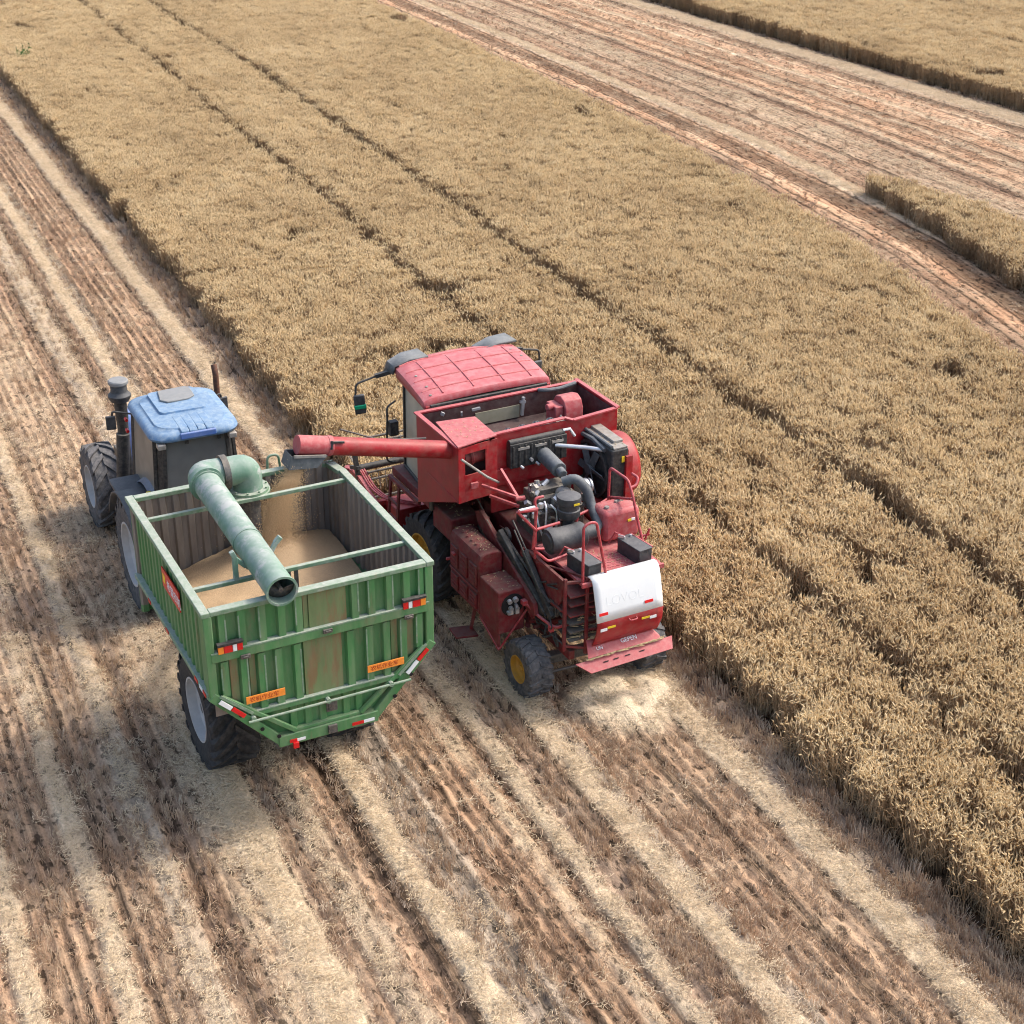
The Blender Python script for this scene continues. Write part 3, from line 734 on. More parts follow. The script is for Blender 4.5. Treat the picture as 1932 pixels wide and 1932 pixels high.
c.build('centre_panel', m_panel, TR, label='flat brownish centre panel worn bare on the rear wall')
for (x0, x1, z0, z1) in ((-.78, -.72, 1.75, 2.3), (-.98, -.9, 1.8, 2.3), (.93, 1.0, 1.82, 2.3), (-.185, -.135, 2.43, 2.86), (.75, .82, 1.66, 2.3)):
    k = MB(); k.bb(x0, x1, .024, .0345, z0, z1); k.build('worn_panel', m_panel, TR)
# frame of the tailgate
f = MB()
f.bb(-1.17, 1.17, -.035, .034, 2.32, 2.42)
f.bb(-1.22, -1.13, -.03, .09, ZS - .02, ZT - .05); f.bb(1.13, 1.22, -.03, .09, ZS - .02, ZT - .05)
f.bb(-.82, .86, -.03, .034, 1.585, 1.64)
for s in (-1, 1):
    f.bar((s * 1.2, 0, ZS), (s * .5, 0, ZB + .01), .07, .1)
    f.bar((s * 1.1, -.02, ZS - .03), (s * .36, -.02, 1.29), .045, .05)
f.bb(-.55, .55, -.05, .1, ZB - .03, ZB + .1)
f.bb(-.37, .37, -.03, .034, 1.27, 1.31)
f.build('tailgate_frame', m_green, TR, bevel=.008)
g = MB(); g.bb(-1.17, 1.17, -.037, .034, 2.421, 2.435); g.bb(-.85, .9, -.036, .03, 1.641, 1.652)
g.cyl((-.86, -.075, 1.565), (.92, -.075, 1.57), .014, n=8); g.cyl((-.8, -.075, 1.58), (-.8, -.02, 1.58), .03, n=8); g.cyl((0, -.085, 1.57), (0, -.02, 1.57), .028, n=8); g.cyl((.7, -.085, 1.57), (.7, -.02, 1.57), .028, n=8)
for s in (-1, 1): g.bar((s * 1.12, -.045, ZS - .005), (s * .8, -.045, 1.64), .012, .03)
g.build('latch_rod', m_greenrail, TR)
h = MB()
for (x, z) in ((-.93, 1.66), (-.72, 1.43), (-.55, 1.29), (.93, 1.62), (.74, 1.4)): h.cyl((x * 1.0, -.06, z), (x, -.052, z), .022, n=12)
h.each('bolt_hole', m_dark, TR)
h = MB()
for (x, z) in ((-.83, 2.34), (.04, 2.4), (.93, 2.33)): h.bb(x - .05, x + .05, -.06, -.036, z - .035, z + .01); h.bb(x - .03, x + .03, -.075, -.06, z - .02, z + .0)
h.bb(-.02, .1, -.05, -.03, 1.42, 1.56); h.bb(.0, .06, -.065, -.05, 1.44, 1.53); h.bb(-.02, .08, -.075, -.05, 1.16, 1.26)
h.each('latch', m_iron, TR, bevel=.004)
# side and front walls, corrugated sheets
def corr(a, b_, z0, z1, per, dep, nrm):
    a, b_ = Vector(a), Vector(b_); L = (b_ - a).length; d = (b_ - a) / L; nrm = Vector(nrm); pts = []; s = 0
    while s < L - 1e-4:
        for t, o in ((0, 0), (.12, 1), (.5, 1), (.62, 0)):
            q = min(s + t * per, L); pts.append((q, o * dep))
        s += per
    pts.append((L, 0))
    return [[a + d * q + nrm * o + Vector((0, 0, z)) for q, o in pts] for z in (z0, (z0 + z1) / 2, z1)]
for sgn in (-1, 1):
    w = MB(); w.grid(corr((sgn * HW, .06, 0), (sgn * (HW - .03), BL, 0), ZS - .02, ZT - .03, .155, .03, (-sgn, 0, 0)))
    w.build('side_wall', m_green, TR, solid=.005, smooth=False)
    w = MB(); w.grid(corr((sgn * (HW - .013), .06, 0), (sgn * (HW - .043), BL, 0), ZS - .02, ZT - .03, .155, .03, (-sgn, 0, 0)))
    w.build('wall_lining', m_inner, TR, solid=.005, smooth=False)
    k = MB(); k.grid([[(sgn * HW, .05, ZS), (sgn * (HW - .03), BL, ZS)], [(sgn * HB, .05, ZB), (sgn * HB, BL, ZB)]])
    k.build('hopper_side', m_green, TR, solid=.012, smooth=False)
    k = MB(); k.bb(sgn * 1.2 - .035, sgn * 1.2 + .035, .02, BL, ZS - .05, ZS + .01)
    k.build('lower_rail', m_greenrail, TR, bevel=.006)
w = MB(); w.grid(corr((-HW, BL, 0), (HW, BL, 0), ZS - .5, ZT - .03, .155, .03, (0, -1, 0)))
w.build('front_wall', m_green, TR, solid=.008, smooth=False)
w = MB(); w.grid(corr((-HW, BL - .016, 0), (HW, BL - .016, 0), ZS - .4, ZT - .03, .155, .03, (0, -1, 0)))
w.build('wall_lining', m_inner, TR, solid=.008, smooth=False)
w = MB(); w.bb(-HW + .05, HW - .05, .062, .068, ZS - .3, ZT - .04); w.build('wall_lining', m_inner, TR, smooth=False)
w = MB(); w.bb(-HB, HB, .05, BL, ZB - .02, ZB + .01); w.build('floor_pan', m_green, TR)
# top rails
t = MB()
t.bb(-1.235, -1.145, -.035, BL + .05, ZT - .055, ZT); t.build('side_rail', m_greenrail, TR, bevel=.008); t = MB(); t.bb(1.145, 1.235, -.035, BL - .35, ZT - .055, ZT)
t.bar((1.18, BL - .37, ZT - .028), (1.16, BL + .04, ZT - .075), .105, .055)
t.build('side_rail', m_greenrail, TR, bevel=.008)
t = MB(); t.bb(-1.144, 1.144, -.03, .07, ZT - .055, ZT - .002); t.build('rear_rail', m_greenrail, TR, bevel=.008)
t = MB(); t.bb(-1.144, .98, BL - .055, BL + .04, ZT - .055, ZT - .002); t.bar((.96, BL + .01, ZT - .04), (1.15, BL + .01, ZT - .09), .07, .05); t.build('front_rail', m_greenrail, TR, bevel=.008)
for y in (.55, 2.26):
    t = MB(); t.bb(-1.15, 1.15, y - .025, y + .025, ZT - .075, ZT - .03); t.build('cross_bar', m_greenrail, TR, bevel=.006)
t = MB()
for s in (-.14, -.06): t.bb(s - .02, s + .02, .535, .56, 2.2, ZT - .075)
t.each('brace_bar', m_iron, TR)
# auger support on the rear cross bar
t = MB(); t.bar((-.69, .55, ZT - .05), (-.69, .55, 3.13), .05); t.bar((-.69, .55, 3.11), (-.58, .55, 2.99), .045); t.bar((-.58, .55, 2.98), (-.38, .55, 2.97), .045)
t.bar((-.38, .55, 2.975), (-.245, .55, 3.2), .045); t.bar((-.69, .55, 3.12), (-.72, .55, 3.19), .05); t.bar((-.26, .55, 3.18), (-.2, .55, 3.24), .05); t.bar((-.5, .55, 2.87), (-.5, .55, 2.98), .045)
t.build('auger_cradle', m_mint, TR, bevel=.006)
# unloading auger: upright, dome, cross piece, folded tube
a0 = MB(); a0.cyl((.07, 2.48, 1.3), (.07, 2.48, 2.86), .13, n=28); a0.build('upright_tube', m_iron, TR)
a1 = MB(); a1.lathe([(.17, -.03), (.235, -.03), (.235, .0), (.17, .0)], (.07, 2.48, 2.9), (0, 0, 1), 32, close=True); a1.lathe([(.17, 0), (.25, 0), (.25, .022), (.17, .022)], (.07, 2.48, 2.845), (0, 0, 1), 32, close=True)
for k in range(10): a1.cyl((.07 + .215 * math.cos(k * .628), 2.48 + .215 * math.sin(k * .628), 2.9), (.07 + .215 * math.cos(k * .628), 2.48 + .215 * math.sin(k * .628), 2.92), .013, n=6)
a1.build('flange', m_greenrail, TR)
a2 = MB(); pts = arc([(.07, 2.48, 2.9), (.07, 2.48, 3.13), (-.19, 2.48, 3.13)], .17, 9); a2.tube(pts, .168, 28)
a2.build('elbow', m_mint, TR, label='domed pale green elbow above the bolted flange')
a3 = MB(); a3.lathe([(.165, -.035), (.2, -.035), (.2, .035), (.165, .035)], (-.19, 2.48, 3.13), (1, 0, 0), 32, close=True); a3.build('clamp_ring', m_iron, TR)
a4 = MB(); a4.tube(arc([(-.19, 2.48, 3.13), (-.45, 2.48, 3.15), (-.455, 2.2, 3.15)], .2, 8), .168, 28); a4.lathe([(.16, -.02), (.195, -.02), (.195, .02), (.16, .02)], (-.455, 2.24, 3.152), (0, 1, 0), 32, close=True); a4.build('elbow', m_mint, TR)
T0, T1 = Vector((-.455, 2.22, 3.15)), Vector((-.445, -.17, 3.03))
a5 = MB(); a5.cyl(T0, T1, .152, n=36, caps=False); a5.cyl(T0, T1, .143, n=36, caps=False)
d_ = (T1 - T0).normalized(); q1 = T0 + d_ * 1.35
a5.lathe([(.15, -.012), (.16, -.012), (.16, .012), (.15, .012)], q1, d_, 36, close=True); a5.lathe([(.142, -.02), (.165, -.02), (.165, 0), (.142, 0)], T1, d_, 36, close=True)
at_ = a5.build('auger_tube', m_mint, TR, label='long pale green auger tube with bare patches')
a6 = MB(); a6.cyl(T1 - d_ * .6, T1 - d_ * .04, .022, n=10)
for k in range(40):
    a_ = k * .32; p0 = T1 - d_ * (.6 - k * .0138); p1 = T1 - d_ * (.6 - (k + 1) * .0138); b_ = a_ + .32
    e = lambda t_, r_: Vector((math.cos(t_) * r_, 0, math.sin(t_) * r_))
    a6.add([p0 + e(a_, .02), p0 + e(a_, .135), p1 + e(b_, .135), p1 + e(b_, .02)], [(0, 1, 2, 3)])
a6.build('flighting', m_iron, at_, solid=.004)
# lights, plates, reflectors, stickers
for s in (-1, 1):
    x0 = -1.1 if s < 0 else .87
    l = MB(); l.bb(x0 - .005, x0 + .26, -.06, -.0, 2.5, 2.53); l.bb(x0, x0 + .255, -.03, .0, 2.41, 2.5)
    tl_ = l.build('tail_light', m_black, TR, bevel=.004)
    cols = [(0, .06, m_orl), (.06, .15, m_reds), (.15, .195, m_white), (.195, .255, m_reds)]
    if s > 0: cols = [(.255 - b_, .255 - a_, c_) for a_, b_, c_ in cols]
    for a_, b_, c_ in cols:
        k = MB(); k.bb(x0 + a_ + .002, x0 + b_ - .002, -.048, -.03, 2.415, 2.498); k.build('lens', c_, tl_, bevel=.003)
    x0 = -.86 if s < 0 else .45
    k = MB(); k.bb(x0, x0 + .41, -.05, -.042, 1.765, 1.85); pl = k.build('warning_plate', m_orange, TR, bevel=.002)
    k = text_mb('农机作业车', .062, (x0 + .035, -.0512, 1.787), (1, 0, 0), (0, 0, 1), depth=.001); k.build('lettering', m_ink, pl, smooth=False)
    for (A, B, cc) in (((1.13, ZS - .05), (1.02, 1.78), m_reds if s > 0 else m_white), ((1.01, 1.775), (.89, 1.65), m_white if s > 0 else m_reds)):
        k = MB(); k.bar((s * A[0], -.055, A[1] - .01), (s * B[0], -.055, B[1] - .01), .012, .045); k.build('reflector_strip', cc, TR)
k = MB(); k.bb(-.44, -.36, -.058, -.051, ZB - .0, ZB + .035); k.bb(.25, .38, -.058, -.051, ZB, ZB + .035); k.each('reflector_strip', m_reds, TR)
k = MB(); k.bb(-.36, -.27, -.058, -.051, ZB, ZB + .03); k.bb(.38, .5, -.058, -.051, ZB, ZB + .035); k.each('reflector_strip', m_white, TR)
k = MB(); k.bb(-.41, -.35, -.08, -.05, ZB - .07, ZB); k.build('tow_eye', m_reds, TR, bevel=.004)
for y in (.05, .34, 1.4, 2.1):
    k = MB(); k.bb(-1.243, -1.236, y, y + .1, ZS - .04, ZS + .0); k.build('reflector_strip', m_reds, TR)
    if y < .2: k = MB(); k.bb(-1.243, -1.236, y + .11, y + .22, ZS - .04, ZS); k.build('reflector_strip', m_white, TR)
k = MB(); k.bb(-1.222, -1.21, .84, 1.48, 2.46, 2.69); sg = k.build('side_sign', m_reds, TR, label='red sign with white characters on the left side')
k = text_mb('希望农机', .13, (-1.2235, 1.3, 2.52), (0, -1, 0), (0, 0, 1), depth=.001); k.build('lettering', m_white, sg, smooth=False)
k = MB(); k.bb(-1.225, -1.2215, 1.36, 1.44, 2.53, 2.63); k.build('emblem', m_yelst, sg)
# running gear
ax = MB(); ax.cyl((-.9, 1.66, .7), (.9, 1.66, .7), .06, n=12); ax.bb(-.5, -.38, .2, BL + .3, ZB - .22, ZB - .02); ax.bb(.38, .5, .2, BL + .3, ZB - .22, ZB - .02); ax.bb(-.55, .55, 1.5, 1.82, .72, ZB - .2)
ax.bar((-.44, BL + .2, ZB - .15), (0, BL + 1.5, .6), .1); ax.bar((.44, BL + .2, ZB - .15), (0, BL + 1.5, .6), .1)
ax.build('chassis', m_iron, TR)
for s in (-1, 1): wheel(TR, (s * .71, 1.66, .7), s, .70, .56, .37, m_rimw, m_tyre, lugs=20, lug_h=.05, skew=.42)
k = MB(); k.tube(arc([(.45, BL + .16, 2.55), (.47, BL + .16, 3.0), (.6, BL + .16, 3.0), (.63, BL + .16, 2.7)], .09), .016, 8); k.bb(.1, .62, BL + .06, BL + .16, 2.66, 2.74); k.build('front_bracket', m_greenrail, TR, bevel=.004)

# grain heap inside, and the falling grain
m_grain = mat('wheat_grain', (0.44, 0.305, 0.175), 0.8, scale=90, var=0.3, bump=0.6, bscale=180)
gh = MB(); P = []
for j in range(61):
    v = .09 + (BL - .17) * j / 60; row = []
    for i in range(61):
        u = -1.11 + 2.2 * i / 60
        r_ = math.hypot((u - .36), (v - 2.42) * .9); z = 2.2 - .26 * r_ + .05 * math.exp(-r_ * r_ * 10)
        r2_ = math.hypot((u + .55) * .8, (v - 1.3)); z = max(z, 2.06 - .2 * r2_)
        z += .012 * math.sin(u * 5 + v * 3) + .006 * math.sin(u * 13 - v * 11) + random.gauss(0, .0025)
        row.append((u, v, max(z, 1.7)))
    P.append(row)
gh.grid(P)
hp = gh.build('grain_heap', m_grain); hp.location = TR.location; hp.rotation_euler = TR.rotation_euler
hp['label'] = 'heap of threshed wheat grain filling the green trailer'; hp['category'] = 'grain'; hp['kind'] = 'stuff'
"""stream is built after the combine"""
# ------------------------------------------------------------------ tractor
TC = thing('tractor', 'tractor with a faded blue cab roof, towing the green grain trailer', 'tractor', (3.9, 18.3, 0), math.radians(1.0))
c0 = .13
for s in (-1, 1):
    wheel(TC, (c0 + s * .70, .22, .76), s, .76, .46, .43, m_rimw, m_tyred, lugs=20, lug_h=.04, name='rear_wheel', skew=.36)
    wheel(TC, (c0 + s * .70, 2.8, .62), s, .62, .40, .31, m_rimw, m_tyred, lugs=16, lug_h=.035, name='front_wheel', skew=.36)
k = MB(); k.bb(c0 - .3, c0 + .3, -.4, 1.2, .55, 1.15); k.bb(c0 - .2, c0 + .2, 1.1, 3.25, .5, .95); k.cyl((c0 - .6, .22, .76), (c0 + .6, .22, .76), .12); k.cyl((c0 - .55, 2.8, .62), (c0 + .55, 2.8, .62), .07); k.bb(c0 - .35, c0 + .35, 3.25, 3.5, .5, .9)
k.bar((c0, -.35, .6), (c0, -1.05, .6), .1); k.build('chassis', m_iron, TC, bevel=.01)
k = MB(); k.prism([(c0 - .3, 1.0), (c0 - .3, 1.45), (c0 - .2, 1.56), (c0 + .2, 1.56), (c0 + .3, 1.45), (c0 + .3, 1.0)], 'y', 1.2, 3.25); k.build('hood', m_bluep, TC, bevel=.03)
k = MB(); k.bb(c0 - .25, c0 + .25, 3.255, 3.28, 1.0, 1.45); k.build('grille', m_black, TC)
for s in (-1, 1): k = MB(); k.cyl((c0 + s * .17, 3.27, 1.36), (c0 + s * .17, 3.3, 1.36), .06); k.build('headlight', m_white, TC)
# cab
def ringp(z, y0, y1, w, ch=.1): return [(c0 - w, y0 + ch, z), (c0 - w, y1 - ch, z), (c0 - w + ch, y1, z), (c0 + w - ch, y1, z), (c0 + w, y1 - ch, z), (c0 + w, y0 + ch, z), (c0 + w - ch, y0, z), (c0 - w + ch, y0, z)]
lo, hi = ringp(1.3, -.18, 1.2, .56), ringp(2.48, -.2, 1.1, .5)
pn = {0: 'side_door', 2: 'windscreen', 4: 'side_door', 6: 'rear_window'}
for i in range(8):
    j = (i + 1) % 8
    q = MB(); q.add([lo[i], lo[j], hi[j], hi[i]], [(0, 1, 2, 3)])
    if i in pn: q.build(pn[i], m_glassg if i in (0,) else m_glassd, TC, solid=.008, smooth=False)
fr = MB()
for i in range(8):
    j = (i + 1) % 8
    fr.bar(lo[i], hi[i], .05); fr.bar(Vector(lo[i]), Vector(lo[j]), .05, .08); fr.bar(hi[i], hi[j], .05, .06)
    if i % 2: fr.add([Vector(lo[i]) , Vector(lo[j]), Vector(hi[j]), Vector(hi[i])], [(0, 1, 2, 3)])
fr.bb(c0 - .58, c0 + .58, -.2, 1.2, 1.22, 1.3)
fr.build('cab_frame', m_black, TC, bevel=.006, smooth=False)
k = MB(); k.bb(c0 - .25, c0 + .25, .1, .55, 1.35, 1.6); k.bb(c0 - .25, c0 + .25, .05, .17, 1.6, 2.15); k.build('seat', m_black, TC, bevel=.03)
k = MB(); k.bb(c0 - .3, c0 + .3, .75, 1.1, 1.3, 1.75); k.lathe([(.17, -.012), (.195, 0), (.17, .012)], (c0, .72, 1.85), (0, -.5, .85), 20, close=True); k.build('dashboard', m_black, TC, bevel=.02)
# roof
def rr(w, y0, y1, rad, n=6, back=0.0):
    out = []
    for (cx, cy, a) in ((c0 + w - rad, y1 - rad, 0), (c0 - w + rad, y1 - rad, 1), (c0 - w + rad, y0 + rad, 2), (c0 + w - rad, y0 + rad, 3)):
        for i in range(n + 1):
            t = (a + i / n) * PI / 2; out.append((cx + rad * math.cos(t), cy + rad * math.sin(t)))
    return out
def loft(mb, rings, cap=True):
    n = len(rings[0]); vs = [p for R_ in rings for p in R_]; fs = []
    for i in range(len(rings) - 1):
        for k in range(n): fs.append((i * n + k, i * n + (k + 1) % n, (i + 1) * n + (k + 1) % n, (i + 1) * n + k))
    if cap: fs += [tuple(range(n))[::-1], tuple(range((len(rings) - 1) * n, len(rings) * n))]
    return mb.add(vs, fs)
def ring(w, y0, y1, rad, z): return [(x, y, z) for x, y in rr(w, y0, y1, rad)]
k = MB()
loft(k, [ring(.54, -.31, 1.12, .22, 2.485), ring(.57, -.34, 1.15, .24, 2.495), ring(.585, -.355, 1.16, .25, 2.53), ring(.57, -.34, 1.14, .26, 2.575), ring(.53, -.30, 1.08, .26, 2.605), ring(.47, -.23, 1.0, .24, 2.61), ring(.455, -.215, .98, .23, 2.632), ring(.2, 0.1, .8, .1, 2.645)])
rf = k.build('roof', m_blue, TC, ang=50)
k = MB(); loft(k, [ring(.32, .22, .99, .08, 2.64), ring(.31, .23, .98, .08, 2.668)], True); k.build('raised_panel', m_blue, rf)
k = MB(); pl = [(c0 - .22, .62), (c0 - .17, .94), (c0 + .2, .97), (c0 + .25, .9), (c0 + .24, .62), (c0 + .14, .54), (c0 - .14, .52)]
k.prism(pl, 'z', 2.668, 2.692); k.build('roof_hatch', m_hatch, rf, bevel=.008)
k = MB()
for i in range(4): k.prism([(-.335, 2.57), (-.335, 2.61), (-.3, 2.632), (.14, 2.648), (.14, 2.57)], 'x', c0 - .2 + i * .108, c0 - .096 + i * .108)
k.build('roof_vent', m_blue, rf, bevel=.01)
k = MB(); k.bb(c0 - .22, c0 + .24, -.372, -.33, 2.52, 2.6); k.build('rear_lip', m_bluep, rf, bevel=.012)
for s in (-1, 1):
    k = MB(); k.bb(c0 + s * .46 - .05, c0 + s * .46 + .05, -.34, -.22, 2.41, 2.48); k.build('work_lamp', m_cast, TC, bevel=.01)
k = MB(); k.bb(c0 - .14, c0 - .1, -.25, -.21, 2.4, 2.48); k.bb(c0 + .28, c0 + .32, -.26, -.22, 2.4, 2.48); k.each('bracket', m_black, TC)
# fenders
for s in (-1, 1):
    k = MB(); P = []
    for i in range(13):
        a = math.radians(20 + i * 12); y, z = .22 + math.cos(a) * .88, .76 + math.sin(a) * .84
        P.append([(c0 + s * x, y, z) for x in (.46, .7, .96)])
    k.grid(P); k.build('fender', m_blackp, TC, solid=.03)
    k = MB(); k.bb(c0 + s * .72 - .22, c0 + s * .72 + .22, .5, .95, 1.5, 1.56); k.bb(c0 + s * .72 - .21, c0 + s * .72 + .21, .52, .56, 1.28, 1.5); k.build('fender_step', m_blackp, TC, bevel=.02)
    k = MB(); P = []
    for i in range(8):
        a = math.radians(48 + i * 13); y, z = .22 + math.cos(a) * .82, .86 + math.sin(a) * .84
        P.append([(c0 + s * x, y, z + dz) for x, dz in ((.3, .0), (.5, .06), (.62, .0))])
    k.grid(P); k.build('inner_fender', m_fend, TC, solid=.02)
k = MB(); k.bb(c0 - .66, c0 - .6, -.08, -.02, 1.66, 1.74); k.build('marker_light', m_yelst, TC, bevel=.008)
# intake with pre-cleaner, exhaust
k = MB(); k.cyl((-.42, 1.6, .95), (-.41, 1.6, 2.36), .075, n=18); k.cyl((-.41, 1.6, 2.1), (-.41, 1.6, 2.36), .085, n=18); k.cyl((-.5, 1.56, 1.2), (-.43, 1.56, 1.9), .09, n=14); k.build('intake_pipe', m_black, TC)
k = MB(); k.lathe([(.05, 2.34), (.12, 2.37), (.155, 2.43), (.155, 2.46), (.12, 2.5), (.11, 2.52), (.11, 2.6), (.1, 2.615), (.001, 2.616)], (-.41, 1.6, 0), (0, 0, 1), 28); pc_ = k.build('pre_cleaner', m_blackp, TC)
k = MB(); k.lathe([(.001, 2.612), (.125, 2.612), (.135, 2.625), (.135, 2.66), (.12, 2.675), (.001, 2.68)], (-.41, 1.6, 0), (0, 0, 1), 28); k.build('cap', m_hatch, pc_)
k = MB(); k.tube(arc([(.93, 1.6, 1.2), (.93, 1.6, 2.55), (.93, 1.66, 2.64)], .06), .042, 12, caps=False); k.cyl((.93, 1.6, 1.25), (.93, 1.6, 2.0), .08, n=14); k.build('exhaust_pipe', m_rustpipe, TC)
# mirrors
for s in (-1, 1):
    X = lambda x: c0 + s * x
    k = MB(); k.tube(arc([(X(.5), 1.1, 2.36), (X(.74), 1.2, 2.4), (X(.76), 1.2, 2.2)], .04), .014, 8); mr_ = k.build('mirror_arm', m_black, TC)
    k = MB(); k.box((X(.77), 1.2, 2.24), (.13, .04, .2), (0, 0, s * .2)); k.build('mirror', m_blackp, mr_, bevel=.015)
for (x, z) in ((-.46, 2.3), (-.46, 2.14)):
    k = MB(); k.cyl((x, 1.12, z), (x, 1.05, z), .022, n=12); k.build('marker_light', m_reds, TC)
# ------------------------------------------------------------------ combine harvester
KYAW = math.radians(3.0)
CH = thing('combine_harvester', 'red combine harvester with white rear hood emptying grain through its side auger', 'harvester', (7.8, 14.35, 0), KYAW)
def part(mb, name, m_, parent=CH, **kw): return mb.build(name, m_, parent, **kw)
def parts(mb, name, m_, parent=CH, **kw): return mb.each(name, m_, parent, **kw)
# wheels and axles
for s in (-1, 1):
    wheel(CH, (.0 + s * .78, 2.78, .62), s, .62, .44, .33, m_yel, m_tyre, lugs=18, lug_h=.035, name='front_wheel', skew=.36)
wheel(CH, (-.80, .1, .37), -1, .37, .33, .175, m_yel, m_tyred, lugs=16, lug_h=.016, name='rear_wheel', skew=.2)
wheel(CH, (.76, .0, .37), 1, .37, .33, .175, m_yel, m_tyred, lugs=16, lug_h=.016, name='rear_wheel', skew=.2)
k = MB(); k.bar((-.66, .1, .42), (.62, .02, .42), .13, .11); k.cyl((-.68, -.12, .36), (.64, -.18, .36), .02, n=8); k.bar((-.66, .1, .4), (-.66, -.12, .37), .05); k.bar((.62, .02, .4), (.62, -.17, .37), .05); part(k, 'rear_axle', m_iron, bevel=.01)
k = MB(); k.cyl((-.6, 2.78, .62), (.6, 2.78, .62), .11, n=14); k.bb(-.3, .3, 2.5, 3.05, .45, .85); part(k, 'front_axle', m_iron, bevel=.01)
# frame and threshing body
k = MB()
k.bb(-.5, -.42, -.35, 2.7, .62, .74); k.bb(.46, .54, -.35, 2.7, .62, .74)
k.bb(-.42, .46, .4, .48, .6, .72); k.bb(-.42, .46, 1.9, 1.98, .6, .72)
parts(k, 'frame_rail', m_redd, bevel=.008)
k = MB()
k.prism([(2.7, .7), (2.7, 1.7), (1.6, 1.72), (.55, 1.66), (.5, .9), (1.2, .62)], 'x', -.44, .5)
part(k, 'threshing_body', m_redd, bevel=.015)
k = MB(); k.prism([(.55, 1.0), (.55, 1.66), (-.4, 1.66), (-.42, 1.1), (-.1, .9)], 'x', .3, .52); k.bb(-.33, .3, -.1, .5, 1.5, 1.66); k.prism([(.5, .9), (.5, 1.3), (-.38, 1.25), (-.38, .85)], 'x', -.3, .3)
part(k, 'straw_walker_housing', m_redd, bevel=.01)
# open rear frame left of the hood: posts, slats and straw
k = MB()
for (x, y, z0, z1) in ((-.58, -.36, .78, 1.75), (-.33, -.44, .72, 1.75), (-.58, .5, .7, 1.72)): k.bb(x - .02, x + .02, y - .02, y + .02, z0, z1)
k.bar((-.58, -.36, 1.7), (-.33, -.44, 1.7), .035); k.bar((-.58, .5, 1.7), (-.58, -.36, 1.7), .04); k.bar((-.58, .5, 1.25), (-.58, -.36, 1.3), .03); k.bar((-.58, -.36, .85), (-.33, -.44, .8), .035); k.bar((-.6, .3, 1.66), (-.33, -.42, 1.74), .025)
k.bar((-.34, -.43, 1.35), (-.2, -.5, 1.37), .03); k.bar((-.34, -.43, 1.05), (-.2, -.5, 1.06), .025); k.bar((-.58, -.3, 1.1), (-.35, -.4, 1.12), .025)
part(k, 'rear_frame', m_redd, bevel=.005)
k = MB()
k.prism([(.5, 1.0), (.52, 1.68), (.1, 1.7), (-.3, 1.66), (-.25, 1.4), (-.05, 1.1)], 'x', -.57, -.545)
part(k, 'side_panel', m_redd, bevel=.004)
k = MB()
for z in (1.28, 1.42, 1.54): k.box((-.3, -.3, z), (.5, .28, .02), (.1, 0, 0))
parts(k, 'walker_slat', m_redd)
k = MB()
for z in (.95, 1.06, 1.17): k.box((-.3, -.3, z), (.5, .28, .02), (.1, 0, 0))
parts(k, 'walker_slat', m_iron)
k = MB()
for _ in range(160):
    z = random.choice((.88, .965, 1.08, 1.19)); p = Vector((random.uniform(-.45, -.12), random.uniform(-.46, -.25), z + random.uniform(0, .03))); a = random.uniform(0, PI)
    k.bar(p, p + Vector((math.cos(a), math.sin(a) * .6, random.uniform(-.2, .2))) * random.uniform(.05, .14), .006)
part(k, 'caught_straw', m_straw, smooth=False)['kind'] = 'stuff'
# rear hood: white curved cover and red lower part
def sweep(prof, x0, x1, dx=0, nx=10):   # profile in (y, z)
    return [[(x0 + (x1 - x0) * i / nx, y, z) for i in range(nx + 1)] for y, z in prof]
hp_ = [(-.45, 1.765), (-.5, 1.772), (-.545, 1.755), (-.57, 1.72), (-.6, 1.63), (-.636, 1.5), (-.668, 1.38), (-.69, 1.26)]
k = MB(); k.grid(sweep(hp_, -.335, .57)); wh_ = part(k, 'rear_hood', m_white, solid=.02, ang=60, label='white curved rear hood cover')
for (x0, z0) in ((-.3, 1.36), (.32, 1.375)):
    k = MB(); k.box((x0 + .055, -.686, z0), (.115, .006, .034), (-.25, 0, 0)); k.build('reflector', m_reds, wh_)
k = text_mb('LOVOL', .16, (-.2, -.6632, 1.44), (1, 0, 0), (0, .27, 1), depth=.0006); k.build('embossed_lettering', m_brace, wh_, smooth=False)
k = MB(); k.grid(sweep([(-.68, 1.262), (-.69, 1.25), (-.68, 1.18), (-.672, 1.1), (-.62, .98), (-.58, .9)], -.325, .575)); lw = part(k, 'lower_hood', m_red, solid=.025, ang=60)
for (x0, sgn) in ((-.2, -1), (.4, 1)):
    k = MB(); k.box((x0 + .04 * sgn, -.695, 1.15), (.09, .006, .035), (0, 0, 0)); k.build('white_sticker', m_white, lw)
    k = MB(); k.box((x0 - .065 * sgn, -.694, 1.165), (.11, .006, .026), (0, 0, 0)); k.build('yellow_sticker', m_yelst, lw)
k = MB(); k.tube(arc([(.1, -.69, 1.22), (.1, -.73, 1.205), (.2, -.73, 1.205), (.2, -.69, 1.22)], .02), .008, 6); k.build('grab_handle', m_rail, lw)
